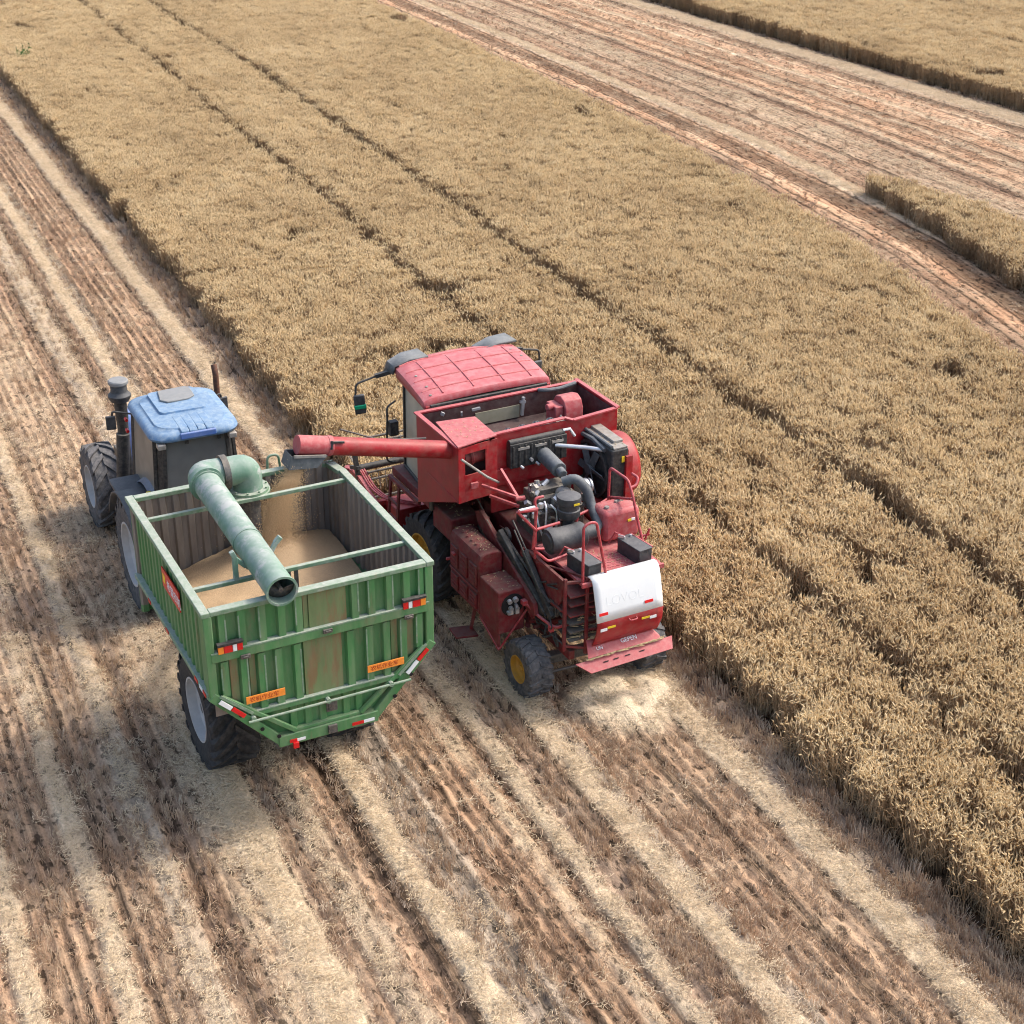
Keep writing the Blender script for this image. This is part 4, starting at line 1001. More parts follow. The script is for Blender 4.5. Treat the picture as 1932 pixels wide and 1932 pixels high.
# discharge plates
k = MB()
pq = [(-.36, -.5, .94), (.47, -.5, .94), (.58, -.66, .79), (-.42, -.66, .79)]
k.add(pq, [(0, 1, 2, 3)]); k.add([(.47, -.5, .94), (.58, -.66, .79), (.6, -.6, .8)], [(0, 1, 2)])
up_ = part(k, 'discharge_plate', m_plate, solid=.012, smooth=False)
sl = Vector((0, -.16, -.15)).normalized()
k = text_mb('GEPEN', .075, (.06, -.613, .8475), (1, 0, 0), -sl, depth=.002); text_mb('UN', .06, (-.28, -.62, .842), (1, 0, 0), -sl, mb=k, depth=.002); k.build('lettering', m_white, up_, smooth=False)
k = MB(); k.add([(-.58, -.64, .745), (.76, -.64, .765), (.70, -.76, .665), (-.43, -.76, .645)], [(0, 1, 2, 3)])
fl = part(k, 'deflector_flange', m_plate, solid=.012, smooth=False)
k = MB()
for x in (-.2, -.06, .1, .3): k.box((x, -.705, .7085 + .015 * (x + .58)), (.07, .012, .004), (.68, -.015, 0))
k.each('slot', m_dark, fl)
k = MB()
for _ in range(260):
    x = random.uniform(-.45, .62); p = Vector((x, -.655 + random.uniform(-.02, .02), .775 + .012 * x + random.uniform(0, .015))); a = random.uniform(-.5, .5)
    k.bar(p, p + Vector((math.cos(a), math.sin(a) * .3, random.uniform(-.1, .1))) * random.uniform(.03, .12), .006)
for _ in range(120):
    p = Vector((random.uniform(-.36, .46), -.5 + random.uniform(-.03, .01), .95 + random.uniform(0, .015))); a = random.uniform(-.4, .4)
    k.bar(p, p + Vector((math.cos(a), math.sin(a) * .3, 0)) * random.uniform(.03, .12), .007)
part(k, 'caught_straw', m_straw, smooth=False)['kind'] = 'stuff'
# rear deck with tread plate
k = MB(); k.bb(-.42, .68, -.5, .62, 1.66, 1.7); k.bar((-.44, -.5, 1.69), (.68, -.5, 1.69), .03, .06)
dk = part(k, 'rear_deck', m_plate, bevel=.005)
k = MB()
for i in range(11):
    for j in range(9):
        x, y = .02 + i * .032, -.44 + j * .055
        if x < .36: k.box((x, y, 1.7025), (.03, .007, .005), (0, 0, .9 if (i + j) % 2 else -.6))
k.build('tread_pattern', m_rail, dk)
def battery(cx, cy, rz):
    R_ = Matrix.Rotation(rz, 3, 'Z'); P_ = lambda x, y, z: Vector((cx, cy, 0)) + R_ @ Vector((x, y, z))
    k = MB(); k.box(P_(0, 0, 1.79), (.19, .42, .18), R_); k.box(P_(0, 0, 1.885), (.2, .43, .022), R_)
    bt = part(k, 'battery', m_blackp, bevel=.008)
    k = MB(); k.cyl(P_(.05, .14, 1.89), P_(.05, .14, 1.925), .016, n=8); k.cyl(P_(-.05, .14, 1.89), P_(-.05, .14, 1.925), .016, n=8); k.bar(P_(-.05, .14, 1.925), P_(-.09, .2, 1.93), .025); k.each('terminal', m_silver, bt)
    k = MB(); k.bar(P_(.105, .2, 1.89), P_(.105, -.2, 1.89), .018); k.tube([P_(-.05, .14, 1.93), P_(-.1, .25, 1.95), P_(-.16, .3, 1.8)], .011, 6); k.build('strap', m_rail, bt)
battery(-.25, -.22, .12); battery(.47, -.18, .12)
# red tank on the right of the deck
k = MB(); k.bb(.28, .78, .2, .55, 1.74, 2.14); ft = part(k, 'fuel_tank', m_plate, bevel=.05)
k = MB(); k.cyl((.38, .33, 2.14), (.38, .33, 2.165), .03, n=12); k.bar((.55, .42, 2.15), (.68, .44, 2.15), .035, .02); k.build('filler_cap', m_cast, ft)
k = MB(); k.bb(.6, .65, .19, .2, 1.97, 2.0); k.build('yellow_sticker', m_yelst, ft)
k = MB(); k.bb(.65, .7, .19, .2, 1.975, 2.005); k.build('white_sticker', m_white, ft)
# handrails
R_ = .017
def rail(pts, rad=.08, m_=m_rail, r=R_): return part(MB().tube(arc(pts, rad), r, 10), 'handrail', m_)
rail([(-.40, -.45, 1.7), (-.41, -.45, 2.43), (-.33, -.45, 2.47), (-.24, -.45, 2.45), (-.1, -.48, 1.72)], .07)
rail([(.62, -.2, 1.7), (.62, 0.0, 2.05), (.62, .13, 2.32), (.62, .25, 2.5), (.62, .68, 2.49), (.62, .69, 1.9)], .07)
rail([(.62, .69, 2.06), (.35, .55, 2.07), (.05, .45, 2.07), (.0, .44, 1.9)], .03); rail([(.62, .12, 2.3), (.62, .69, 2.08)], .03)
rail([(.62, .2, 2.42), (.7, .2, 2.43), (.76, .25, 2.5), (.73, .35, 2.52)], .04)
rail([(-.79, 0.05, 2.0), (-.78, 0.02, 2.3), (-.77, 0.0, 2.56)], .02); rail([(-.77, .0, 2.54), (-1.0, .03, 2.55)], .02, r=.024); rail([(-1.01, .03, 2.55), (-.77, 0, 2.26)], .02); rail([(-.77, .0, 2.28), (-.45, .03, 2.28)], .02)
rail([(-.62, .3, 1.72), (-.62, .3, 2.36), (-.62, .33, 2.5), (-.5, .33, 2.5)], .05); rail([(-.78, .02, 2.02), (-.66, .02, 1.99)], .02)
rail([(-.78, .04, 2.0), (-.62, -.02, 1.83), (-.4, .0, 1.84), (-.34, .02, 1.84)], .05); k = MB(); k.box((-.885, .02, 2.57), (.2, .03, .012)); part(k, 'rail_plate', m_white)
# air cleaner
k = MB(); k.lathe([(.001, 2.4), (.1, 2.395), (.145, 2.38), (.15, 2.36), (.15, 2.3), (.135, 2.29), (.128, 2.25), (.128, 2.22), (.14, 2.21), (.14, 2.13), (.12, 2.1), (.07, 2.07), (.07, 1.95)], (-.1, .42, 0), (0, 0, 1), 30); ac = part(k, 'air_intake_bowl', m_blackp)
k = MB(); k.bb(-.12, -.04, .263, .2685, 2.31, 2.335); k.build('yellow_sticker', m_yelst, ac)
k = MB(); k.lathe([(.001, -.5), (.1, -.5), (.115, -.485), (.15, -.48), (.155, -.46), (.155, -.36), (.148, -.35), (.148, -.12), (.155, -.11), (.155, -.02), (.14, 0.0), (.09, .02), (.085, .2)], (0, .24, 1.93), (1, 0, 0), 30); part(k, 'air_filter_drum', m_blackp)
k = MB(); k.tube(arc([(.1, .24, 1.95), (.27, .3, 1.95), (.29, .55, 2.1), (.27, .62, 2.3), (.15, .7, 2.44), (.02, .78, 2.38)], .13, 6), .062, 14); part(k, 'intake_hose', m_hose)
# engine
k = MB(); k.bb(-.34, .3, .72, 1.3, 1.66, 2.05); k.bb(-.3, .22, .8, 1.2, 2.05, 2.2); k.bb(-.28, .2, .88, 1.12, 2.2, 2.28)
for i in range(4): k.cyl((-.22 + i * .13, .78, 2.1), (-.22 + i * .13, .66, 2.12), .035, n=10); k.bb(-.27 + i * .13, -.18 + i * .13, .68, .74, 1.75, 1.95)
eg = part(k, 'engine', m_iron, bevel=.012)
k = MB()
for _ in range(60):
    p = Vector((random.uniform(-.42, .3), random.uniform(.62, 1.15), random.uniform(1.85, 2.33)))
    if random.random() < .5: k.cyl(p, p + Vector((random.uniform(-.1, .1), random.uniform(-.05, .05), random.uniform(-.06, .1))), random.uniform(.012, .035), n=8)
    else: k.box(p, (random.uniform(.03, .09), random.uniform(.03, .08), random.uniform(.03, .08)), (random.random(), random.random(), random.random()))
ef = k.each('engine_fitting', m_cast, eg)
for i_, o_ in enumerate(ef):
    o_.data.materials[0] = (m_cast, m_silver, m_iron)[i_ % 3]
k = MB()
for a_, b_, c_ in (((-.4, .7, 2.2), (-.42, .6, 2.0), (-.38, .55, 1.85)), ((-.3, .66, 2.24), (-.33, .55, 2.2), (-.36, .52, 1.9)), ((-.24, .62, 2.2), (-.2, .52, 2.15), (-.22, .5, 1.86)), ((-.1, .64, 2.22), (.05, .58, 2.2), (.12, .62, 2.05))):
    k.tube(arc([a_, b_, c_], .05), .013, 8)
for p in ((-.46, .62, 2.08), (-.38, .6, 2.2), (.0, .62, 2.22), (-.52, .75, 2.0)): k.cyl(p, (p[0], p[1], p[2] + .06), .03, n=10)
k.each('fuel_line', m_silver, eg)
k = MB(); k.cyl((.33, .95, 2.16), (.46, .95, 2.16), .1, n=20); k.cyl((.46, .95, 2.16), (.5, .95, 2.16), .07, n=16); k.lathe([(.05, .13), (.09, .13), (.09, .15), (.05, .15)], (.36, .95, 2.16), (1, 0, 0), 20, close=True); k.build('alternator', m_silver, eg)
k = MB(); k.lathe([(.03, -.07), (.1, -.06), (.13, -.02), (.13, .04), (.09, .08), (.06, .1)], (.02, .74, 2.2), (1, .3, .2), 20); k.box((-.06, .78, 2.14), (.14, .12, .1)); k.build('turbocharger', m_cast, eg)
k = MB(); k.cyl((.11, 1.46, 2.47), (.085, .98, 2.44), .098, n=24); k.cyl((.085, .98, 2.44), (.08, .88, 2.42), .06, n=16); k.cyl((.11, 1.46, 2.47), (.11, 1.5, 2.47), .06, n=16); part(k, 'exhaust_muffler', m_hose, bevel=.012)
k = MB(); k.tube(arc([(.27, 1.42, 2.56), (.6, 1.2, 2.545), (.86, .97, 2.53), (.86, .97, 2.4)], .06), .027, 12); part(k, 'coolant_pipe', m_silver)
# cooler fixed to the rear wall of the tank
k = MB(); k.bb(-.36, .44, 1.42, 1.53, 2.36, 2.68); k.cyl((-.36, 1.475, 2.69), (.42, 1.475, 2.69), .042, n=14)
for i in range(9): k.bb(-.33 + i * .085, -.31 + i * .085, 1.405, 1.42, 2.37, 2.66)
cl = part(k, 'oil_cooler', m_black, bevel=.006)
k = MB(); k.cyl((-.08, 1.41, 2.45), (-.08, 1.37, 2.45), .022, n=10); k.cyl((.0, 1.41, 2.39), (.02, 1.36, 2.37), .02, n=10); k.cyl((-.22, 1.41, 2.38), (-.2, 1.37, 2.36), .018, n=10); k.tube([(.4, 1.46, 2.72), (.5, 1.46, 2.72), (.56, 1.44, 2.62)], .02, 8); k.each('hose_fitting', m_silver, cl)
k = MB()
for i in range(3): k.bb(-.26 + i * .24, -.1 + i * .24, 1.4, 1.42, 2.6, 2.63)
k.each('clip', m_cast, cl)
# radiator on the right with its fan and the round red screen
k = MB(); k.bb(.76, 1.0, .86, 1.72, 1.86, 2.6); rd = part(k, 'radiator', m_black, bevel=.02)
k = MB(); k.bb(.79, .99, .87, 1.71, 2.6, 2.625); k.bb(.86, 1.0, 1.0, 1.66, 2.625, 2.66); k.build('top_plate', m_cast, rd, bevel=.006)
k = MB(); k.tube([(.78, .9, 2.63), (.78, 1.68, 2.63)], .022, 8); k.tube([(.74, 1.0, 2.56), (.74, 1.3, 2.6), (.74, 1.6, 2.57)], .03, 8); k.build('hose', m_hose, rd)
k = MB(); k.lathe([(.36, 0), (.38, -.05), (.34, -.05), (.33, 0)], (.76, 1.28, 2.2), (1, 0, 0), 36); k.build('fan_shroud', m_black, rd)
k = MB(); k.cyl((.66, 1.28, 2.2), (.74, 1.28, 2.2), .07, n=16)
for i in range(6):
    a = i * PI / 3; k.box((.7, 1.28 + math.cos(a) * .19, 2.2 + math.sin(a) * .19), (.012, .26, .09), Matrix.Rotation(a, 3, 'X') @ Matrix.Rotation(.5, 3, 'Y'))
k.build('fan', m_hose, rd)
k = MB(); k.bb(.9, .94, .852, .858, 2.42, 2.5); k.build('yellow_sticker', m_yelst, rd)
k = MB(); k.lathe([(.41, -.18), (.42, 0), (.39, .06), (.22, .115), (.001, .125)], (1.15, 1.27, 2.2), (1, 0, 0), 36); k.bb(.99, 1.04, .92, 1.62, 1.88, 2.54); part(k, 'rotary_screen', m_red, ang=50)
k = MB(); k.bb(.95, 1.04, .82, .86, 1.7, 2.5); part(k, 'screen_post', m_red)
# grain tank
m_tanki = mat('dusty_dark_tank_lining', (0.06, 0.022, 0.022), 0.75, dust=(0.13, 0.1, 0.085), amt=0.6, top=0.3, scale=5, var=0.3)
ZK = 2.83
k = MB()
k.prism([(2.52, ZK), (1.33, ZK), (1.33, 2.12), (2.52, 1.6)], 'x', -1.12, -1.10)
k.prism([(2.2, 2.16), (1.33, 2.12), (1.33, 2.108), (2.2, 2.148)], 'x', -1.126, -1.12)
part(k, 'tank_side', m_red, bevel=.004)
k = MB(); k.prism([(2.6, ZK), (1.55, ZK), (1.55, 2.2), (2.6, 1.7)], 'x', 1.23, 1.25); part(k, 'tank_side', m_red, bevel=.004)
k = MB(); k.bb(-1.10, 1.23, 2.52, 2.54, 1.6, ZK); part(k, 'tank_front', m_redd)
k = MB(); k.bb(-.56, 1.23, 1.545, 1.565, 1.75, ZK - .03)
part(k, 'tank_rear', m_red)
k = MB(); k.prism([(2.51, 2.2), (2.51, 2.5), (1.58, 2.05), (1.58, 2.03)], 'x', -1.09, 1.22); k.bb(-1.09, 1.22, 1.57, 1.58, 2.03, 2.75); k.bb(-1.09, -1.08, 1.6, 2.5, 2.1, 2.8); k.bb(1.21, 1.22, 1.6, 2.5, 2.1, 2.8); k.bb(-1.08, 1.21, 2.505, 2.515, 2.45, 2.81)
part(k, 'tank_lining', m_tanki, smooth=False)
k = MB()
k.bb(-1.14, -1.08, 1.33, 2.56, ZK, ZK + .022); k.bb(1.21, 1.27, 1.53, 2.6, ZK, ZK + .022); k.bb(-1.08, 1.21, 2.5, 2.56, ZK, ZK + .022)
k.bar((-.56, 1.55, ZK - .015), (.48, 1.57, ZK), .06, .022); k.bar((.48, 1.57, ZK + .002), (.58, 1.52, ZK - .03), .06, .022); k.bar((.58, 1.52, ZK - .03), (1.24, 1.55, ZK), .06, .022)
part(k, 'tank_rim', m_rail, bevel=.004)
k = MB(); k.bb(-.3, .34, 2.49, 2.503, 2.52, 2.69); part(k, 'tank_window', m_olive)
k = MB(); k.bar((-.36, 2.47, 2.76), (-.25, 2.46, 2.77), .03); k.bar((-.52, 2.47, 2.74), (-.5, 2.46, 2.74), .05); k.bar((.38, 2.46, 2.8), (.36, 2.46, 2.55), .035); k.bar((.33, 2.46, 2.74), (.41, 2.46, 2.73), .03); k.bar((-.8, 2.47, 2.8), (-.76, 2.46, 2.78), .04); k.each('latch', m_silver, CH)
k = MB(); k.tube(arc([(.62, 2.5, 2.84), (.7, 2.42, 2.85), (.9, 2.42, 2.84), (1.15, 2.45, 2.86)], .05), .025, 8); part(k, 'cable_duct', m_hose)
k = MB(); k.cyl((-.5, 1.68, 2.7), (.55, 1.72, 2.72), .03, n=10)
for i in range(46):
    a = i * .7; x = -.48 + i * .0225; y0, z0 = 1.68 + (x + .5) * .04, 2.7 + (x + .5) * .02
    e = lambda t_, r_: (y0 + math.cos(t_) * r_, z0 + math.sin(t_) * r_)
    p0, p1, q0, q1 = e(a, .025), e(a, .085), e(a + .7, .025), e(a + .7, .085)
    k.add([(x, *p0), (x, *p1), (x + .0225, *q1), (x + .0225, *q0)], [(0, 1, 2, 3)])
part(k, 'levelling_auger', m_cast, solid=.004)
k = MB(); k.prism([(.0, 0), (.34, 0)] and [(1.95, 2.45), (1.95, 2.74), (2.0, 2.84), (2.1, 2.88), (2.22, 2.85), (2.3, 2.74), (2.3, 2.45)], 'x', .72, .98); k.bb(.6, .72, 2.0, 2.25, 2.45, 2.78); k.cyl((.52, 2.1, 2.76), (.62, 2.1, 2.76), .045, n=12); part(k, 'elevator_head', m_plate, bevel=.012)
# auger gearbox cover at the rear left corner of the tank
k = MB(); k.add([(-1.13, 1.3, ZK + .03), (-.55, 1.42, ZK + .03), (-.53, 2.05, ZK + .03), (-1.04, 2.12, ZK + .03)], [(0, 1, 2, 3)]); part(k, 'cover_lid', m_plate, solid=.014, smooth=False)
k = MB()
yb = lambda x: 1.33 + (x + 1.12) * .12
def rp(x0, x1, z0, z1): k.add([(x0, yb(x0), z0), (x1, yb(x1), z0), (x1, yb(x1), z1), (x0, yb(x0), z1)], [(0, 1, 2, 3)])
rp(-1.12, -1.03, 2.1, ZK); rp(-.72, -.56, 2.1, ZK); rp(-1.03, -.72, 2.74, ZK); rp(-1.03, -.72, 2.1, 2.45)
part(k, 'cover_rear', m_red, solid=.02, smooth=False)
k = MB(); k.bb(-.58, -.56, 1.42, 1.56, 2.1, ZK + .02); part(k, 'cover_side', m_red)
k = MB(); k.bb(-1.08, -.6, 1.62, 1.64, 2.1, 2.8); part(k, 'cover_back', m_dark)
k = MB(); k.cyl((-1.0, 1.5, 2.62), (-.68, 1.56, 2.6), .1, n=16); k.lathe([(.12, -.02), (.13, 0), (.12, .02)], (-.9, 1.51, 2.62), (1, .15, 0), 18); part(k, 'auger_gearbox', m_redd)
k = MB(); k.tube([(-1.11, 1.26, 2.72), (-.8, 1.2, 2.45), (-.62, 1.24, 2.32)], .016, 8); part(k, 'ram', m_cast)
for a_, b_ in (((-.82, 1.3, 2.3), (-.52, .95, 2.22)), ((-.72, 1.28, 2.14), (-.5, .93, 2.1)), ((-.56, 1.3, 2.46), (-.5, .95, 2.2))):
    k = MB(); k.bar(a_, b_, .035); part(k, 'strut', m_rail, bevel=.004)
k = MB(); k.bb(-.96, -.86, 1.3, 1.33, 2.27, 2.35); k.cyl((-.54, .95, 2.2), (-.42, .93, 2.2), .03, n=10); part(k, 'bracket', m_plate, bevel=.006)
k = MB(); k.bb(-.56, .44, 1.5, 1.545, 2.12, 2.34); part(k, 'cross_beam', m_red, bevel=.01)
# unloading tube
A0, A1 = Vector((-1.06, 1.6, 2.70)), Vector((-2.66, 1.6, 3.09)); A2 = Vector((-3.08, 1.6, 3.19))
k = MB(); k.cyl(A0, A1, .11, n=28); ut = part(k, 'unloading_tube', m_red)
k = MB(); k.cyl(A1, A1.lerp(A2, .92), .115, .115, n=28, caps=True); k.lathe([(.112, -.03), (.121, -.03), (.121, .03), (.112, .03)], A1, A2 - A1, 28, close=True); k.build('outlet_elbow', m_plate, ut, bevel=.008)
k = MB(); k.bar(A1 + Vector((.02, -.09, .09)), A1 + Vector((-.01, -.12, .0)), .03); k.bar(A1 + Vector((.0, -.1, .08)), A1 + Vector((.16, -.1, .05)), .022); k.build('clamp', m_black, ut)
k = MB(); k.tube([A0 + Vector((-.3, .12, .17)), A0 + Vector((-.9, .12, .27)), A1 + Vector((.2, .12, .12))], .012, 6); k.build('stay_cable', m_black, ut)
k = MB()
top = [(-3.15, 1.49, 3.1), (-2.72, 1.49, 3.02), (-2.72, 1.71, 3.02), (-3.15, 1.71, 3.1)]; bot = [(-3.2, 1.47, 2.945), (-2.86, 1.47, 2.905), (-2.86, 1.73, 2.905), (-3.2, 1.73, 2.945)]
k.add(top + bot, [(0, 1, 5, 4), (1, 2, 6, 5), (2, 3, 7, 6), (3, 0, 4, 7)]); k.build('rubber_spout', m_hose, ut, solid=.008, smooth=False)
k = MB(); k.bar((-3.13, 1.478, 3.095), (-2.74, 1.478, 3.025), .02, .03); k.build('spout_strip', m_cast, ut)
# cab
def cring(z, x0, x1, y0, y1): return [(x0, y0, z), (x0, y1, z), (x1, y1, z), (x1, y0, z)]
SH = lambda p: (p[0] + .11 * (p[1] - 2.65), p[1], p[2])
lo, hi = [SH(p) for p in cring(1.55, -.87, .8, 2.62, 3.7)], [SH(p) for p in cring(2.84, -.88, .81, 2.62, 3.62)]
for i, nm in ((0, 'cab_door'), (1, 'windscreen'), (2, 'cab_window')):
    j = (i + 1) % 4; k = MB(); k.add([lo[i], lo[j], hi[j], hi[i]], [(0, 1, 2, 3)]); part(k, nm, m_glasst if i != 1 else m_glassd, solid=.01, smooth=False)
k = MB()
for i in range(4): k.bar(lo[i], hi[i], .06); k.bar(lo[i], lo[(i + 1) % 4], .07); k.bar(hi[i], hi[(i + 1) % 4], .07)
part(k, 'cab_frame', m_black, bevel=.008)
k = MB(); k.bb(-.9, .8, 2.6, 2.63, 1.55, 2.82); part(k, 'cab_rear', m_redd)
k = MB(); k.bb(-.93, .83, 2.6, 3.78, 1.42, 1.55); part(k, 'cab_floor', m_redd, bevel=.01)
k = MB(); k.bb(-.3, .2, 2.8, 3.2, 1.6, 1.95); k.bb(-.3, .2, 2.75, 2.87, 1.95, 2.5); k.bb(-.2, .1, 3.5, 3.65, 1.55, 2.05); part(k, 'cab_seat', m_black, bevel=.02)
k = MB(); k.tube(arc([(-.97, 3.5, 2.62), (-1.12, 3.45, 2.58), (-1.13, 3.42, 2.3)], .06), .014, 8); k.tube(arc([(-.97, 3.55, 1.7), (-1.1, 3.55, 1.75), (-1.1, 3.5, 2.35)], .06), .014, 8); k.box((-1.05, 3.42, 2.28), (.12, .1, .2)); k.cyl((-1.08, 3.3, 2.12), (-1.0, 3.3, 2.12), .06, n=12); part(k, 'door_handle', m_black, bevel=.006)
# cab roof
P = []
ys = [2.62, 2.66, 2.8, 3.2, 3.55, 3.8, 3.9, 3.93]; zs = [2.88, 2.945, 2.965, 2.985, 2.985, 2.97, 2.94, 2.88]
xs_ = [-.96, -.945, -.89, -.77, -.4, -.05, .3, .7, .82, .86, .875]; dx = [-.1, -.045, -.018, 0, .012, .016, .012, 0, -.018, -.045, -.1]
for y, z in zip(ys, zs):
    bulge = 0.14 if y > 3.5 else 0.0
    P.append([SH((x * (1 - .03 * max(0, y - 3.5)), y + bulge * (1 - ((x + .04) / .92) ** 2), max(2.84, z + d))) for x, d in zip(xs_, dx)])
k = MB(); k.grid(P)
rf2 = part(k, 'cab_roof', m_roof, solid=.02, ang=28)
k = MB()
def roofz(x, y): return float(np.interp(y, ys, zs) + np.interp(x, xs_, dx)) + .012
for x in (-.66, -.22, .22, .62):
    k.tube([SH((x, y, roofz(x, y))) for y in np.linspace(2.7, 3.86 + .1 * (1 - x * x), 9)], .011, 6)
for y in (2.86, 3.16, 3.5, 3.78):
    k.tube([SH((x, y + (0.1 * (1 - ((x + .05) / .95) ** 2) if y > 3.6 else 0), roofz(x, y))) for x in np.linspace(-.9, .8, 13)], .011, 6)
k.build('roof_rib', m_rail, rf2)
k = MB()
for x, y in ((-.82, 3.32), (-.8, 2.95), (.75, 3.35), (.7, 3.62), (-.83, 2.72)): k.cyl(SH((x, y, roofz(x, y) - .005)), SH((x, y, roofz(x, y) + .008)), .02, n=8)
k.each('roof_bolt', m_cast, rf2)
k = MB(); k.prism([SH(p)[:2] for p in ((-.945, 2.6, 0), (.86, 2.6, 0), (.86, 3.83, 0), (-.945, 3.83, 0))], 'z', 2.8, 2.862); k.build('roof_edge', m_red, rf2, bevel=.012)
for s in (-1, 1):
    x0, x1 = (-.86, -.32) if s < 0 else (.45, 1.02)
    k = MB(); k.grid([[(x0, 3.8, 2.86), (x0 * .98, 3.8, 2.97), ((x0 + x1) / 2, 3.85, 3.0), (x1, 3.85, 3.0)], [(x0 * 1.0, 4.02, 2.85), (x0 * .97, 4.04, 2.96), ((x0 + x1) / 2, 4.16, 2.99), (x1, 4.2, 2.99)], [(x0, 4.08, 2.82), (x0 * .97, 4.1, 2.87), ((x0 + x1) / 2, 4.22, 2.89), (x1, 4.26, 2.89)]])
    part(k, 'front_visor', m_hose, solid=.03)
    X = lambda x: (.08 if s < 0 else .06) + s * x
    k = MB(); k.bar((X(.9), 3.95, 2.85), (X(1.12), 4.0, 2.80), .06, .05); k.tube(arc([(X(1.1), 4.0, 2.8), (X(1.4), 4.0, 2.74), (X(1.42), 4.0, 2.4)], .06), .015, 8); ma = part(k, 'mirror_arm', m_black)
    k = MB(); k.box((X(1.36), 3.98, 2.45), (.15, .05, .28), (0, s * .08, s * .25)); k.build('mirror', m_blackp, ma, bevel=.02)
    if s < 0: k = MB(); k.box((X(1.36), 3.965, 2.42), (.16, .06, .055), (0, s * .08, s * .25)); k.build('green_cloth', m_grn_st, ma, bevel=.01)
# left side guard boxes
k = MB(); k.prism([(-1.06, .74), (-1.06, 1.46), (-1.03, 1.54), (-.96, 1.58), (-.8, 1.58), (-.74, 1.54), (-.74, .74)], 'y', .9, 1.72); ga = part(k, 'side_guard', m_redd, bevel=.02)
k = MB()
for i in range(5): k.box((-.9, 1.08 + i * .12, 1.582), (.16, .05, .012), (0, 0, .5))
for i in range(3):
    k.bb(-1.085, -1.06, .95 + i * .26, 1.14 + i * .26, .8, 1.0); k.bb(-1.085, -1.06, .95 + i * .26, 1.14 + i * .26, 1.11, 1.4); [k.bb(-1.095, -1.085, .97 + i * .26, 1.12 + i * .26, zz, zz + .018) for zz in (.84, .89, .94, 1.16, 1.22, 1.28, 1.34)]
k.bb(-1.08, -1.06, .92, 1.7, 1.04, 1.07)
k.each('pressed_panel', m_redd, ga, bevel=.006)
k = MB(); k.bb(-1.06, -.7, .4, .895, .72, 1.3); k.prism([(.4, .72), (.895, .72), (.42, .5)], 'x', -1.05, -1.02); gb = part(k, 'side_guard', m_redd, bevel=.02)
k = MB(); k.lathe([(.001, -.004), (.14, -.004), (.15, -.0)], (-.87, .396, 1.1), (0, 1, 0), 24); k.build('guard_opening', m_dark, gb)
k = MB()
for (x, z, r_) in ((-.92, 1.17, .03), (-.84, 1.18, .035), (-.9, 1.07, .03), (-.82, 1.06, .028), (-.93, 1.02, .025), (-.83, 1.1, .02)): k.cyl((x, .39, z), (x, .35, z - .01), r_, n=10)
k.box((-.9, .37, 1.03), (.05, .03, .09)); k.box((-.82, .37, 1.02), (.05, .03, .08)); k.each('pump_fitting', m_silver, gb)
k = MB(); k.bar((-1.04, .41, .51), (-.68, .36, 1.02), .018); k.bar((-1.05, .4, .51), (-1.05, .9, .72), .02); parts(k, 'guard_stay', m_rail)
k = MB(); k.box((-1.12, 1.22, .34), (.3, .26, .03), (0, .1, -.1)); k.bar((-1.02, 1.22, .36), (-.95, 1.2, .75), .04); part(k, 'step', m_redd, bevel=.006)
k = MB(); k.bb(-1.12, -1.06, 1.5, 1.56, 1.3, 1.33); k.bar((-1.12, 1.7, 1.16), (-.9, 1.7, 1.14), .03); parts(k, 'guard_hinge', m_rail)
# belts, pulleys, linkages on the left of the body
def pulley(y, z, r_, x=-.56, w=.05):
    k = MB(); k.lathe([(.02, -w / 2), (r_ * .8, -w / 2), (r_, -w / 2), (r_ * .9, 0), (r_, w / 2), (r_ * .8, w / 2), (r_ * .75, w * .2), (.03, w * .2), (.03, w / 2 + .03), (.001, w / 2 + .03)], (x, y, z), (-1, 0, 0), 28); return part(k, 'pulley', m_iron)
def belt(y0, z0, r0_, y1, z1, r1_, x=-.56, w=.03):
    d = Vector((0, y1 - y0, z1 - z0)).normalized(); n_ = Vector((0, -d.z, d.y)); k = MB()
    for s in (-1, 1): k.bar(Vector((x, y0, z0)) + n_ * r0_ * s, Vector((x, y1, z1)) + n_ * r1_ * s, w, .012)
    return part(k, 'drive_belt', m_black)
for a in ((1.75, 1.45, .2), (.45, 1.0, .16), (1.15, 1.62, .1), (.9, .95, .12), (2.1, 1.3, .14), (-.05, 1.2, .12)): pulley(*a)
belt(1.75, 1.45, .2, .45, 1.0, .16, -.58); belt(1.15, 1.62, .1, -.05, 1.2, .12, -.63); belt(2.1, 1.3, .14, .9, .95, .12, -.53)
k = MB(); k.prism([(1.7, 1.75), (1.62, 1.62), (.2, .98), (.1, 1.06), (.15, 1.2), (1.55, 1.82)], 'x', -.72, -.66); part(k, 'belt_guard', m_redd, bevel=.01)
k = MB(); k.bar((-.68, 1.1, 1.72), (-.62, .05, 1.08), .07, .12); k.bar((-.62, .55, 1.7), (-.6, -.1, 1.1), .06, .1); parts(k, 'belt_cover', m_black, bevel=.01)
k = MB()
for a_, b_ in (((-.7, 1.4, 1.75), (-.66, .5, 1.3)), ((-.66, .75, 1.9), (-.64, .1, 1.35)), ((-.6, .9, 1.95), (-.6, .4, 1.6)), ((-.66, 1.75, 1.9), (-.6, 1.3, 1.5))): k.cyl(a_, b_, .011, n=6)
parts(k, 'control_rod', m_iron)
k = MB(); k.tube(arc([(-.72, .3, 1.12), (-.68, .1, 1.05), (-.62, -.2, 1.02), (-.55, -.35, 1.12)], .08), .02, 8); k.box((-.74, .32, 1.14), (.08, .08, .06)); k.box((-.64, -.15, 1.0), (.05, .06, .09)); part(k, 'tow_bar', m_rail, bevel=.004)
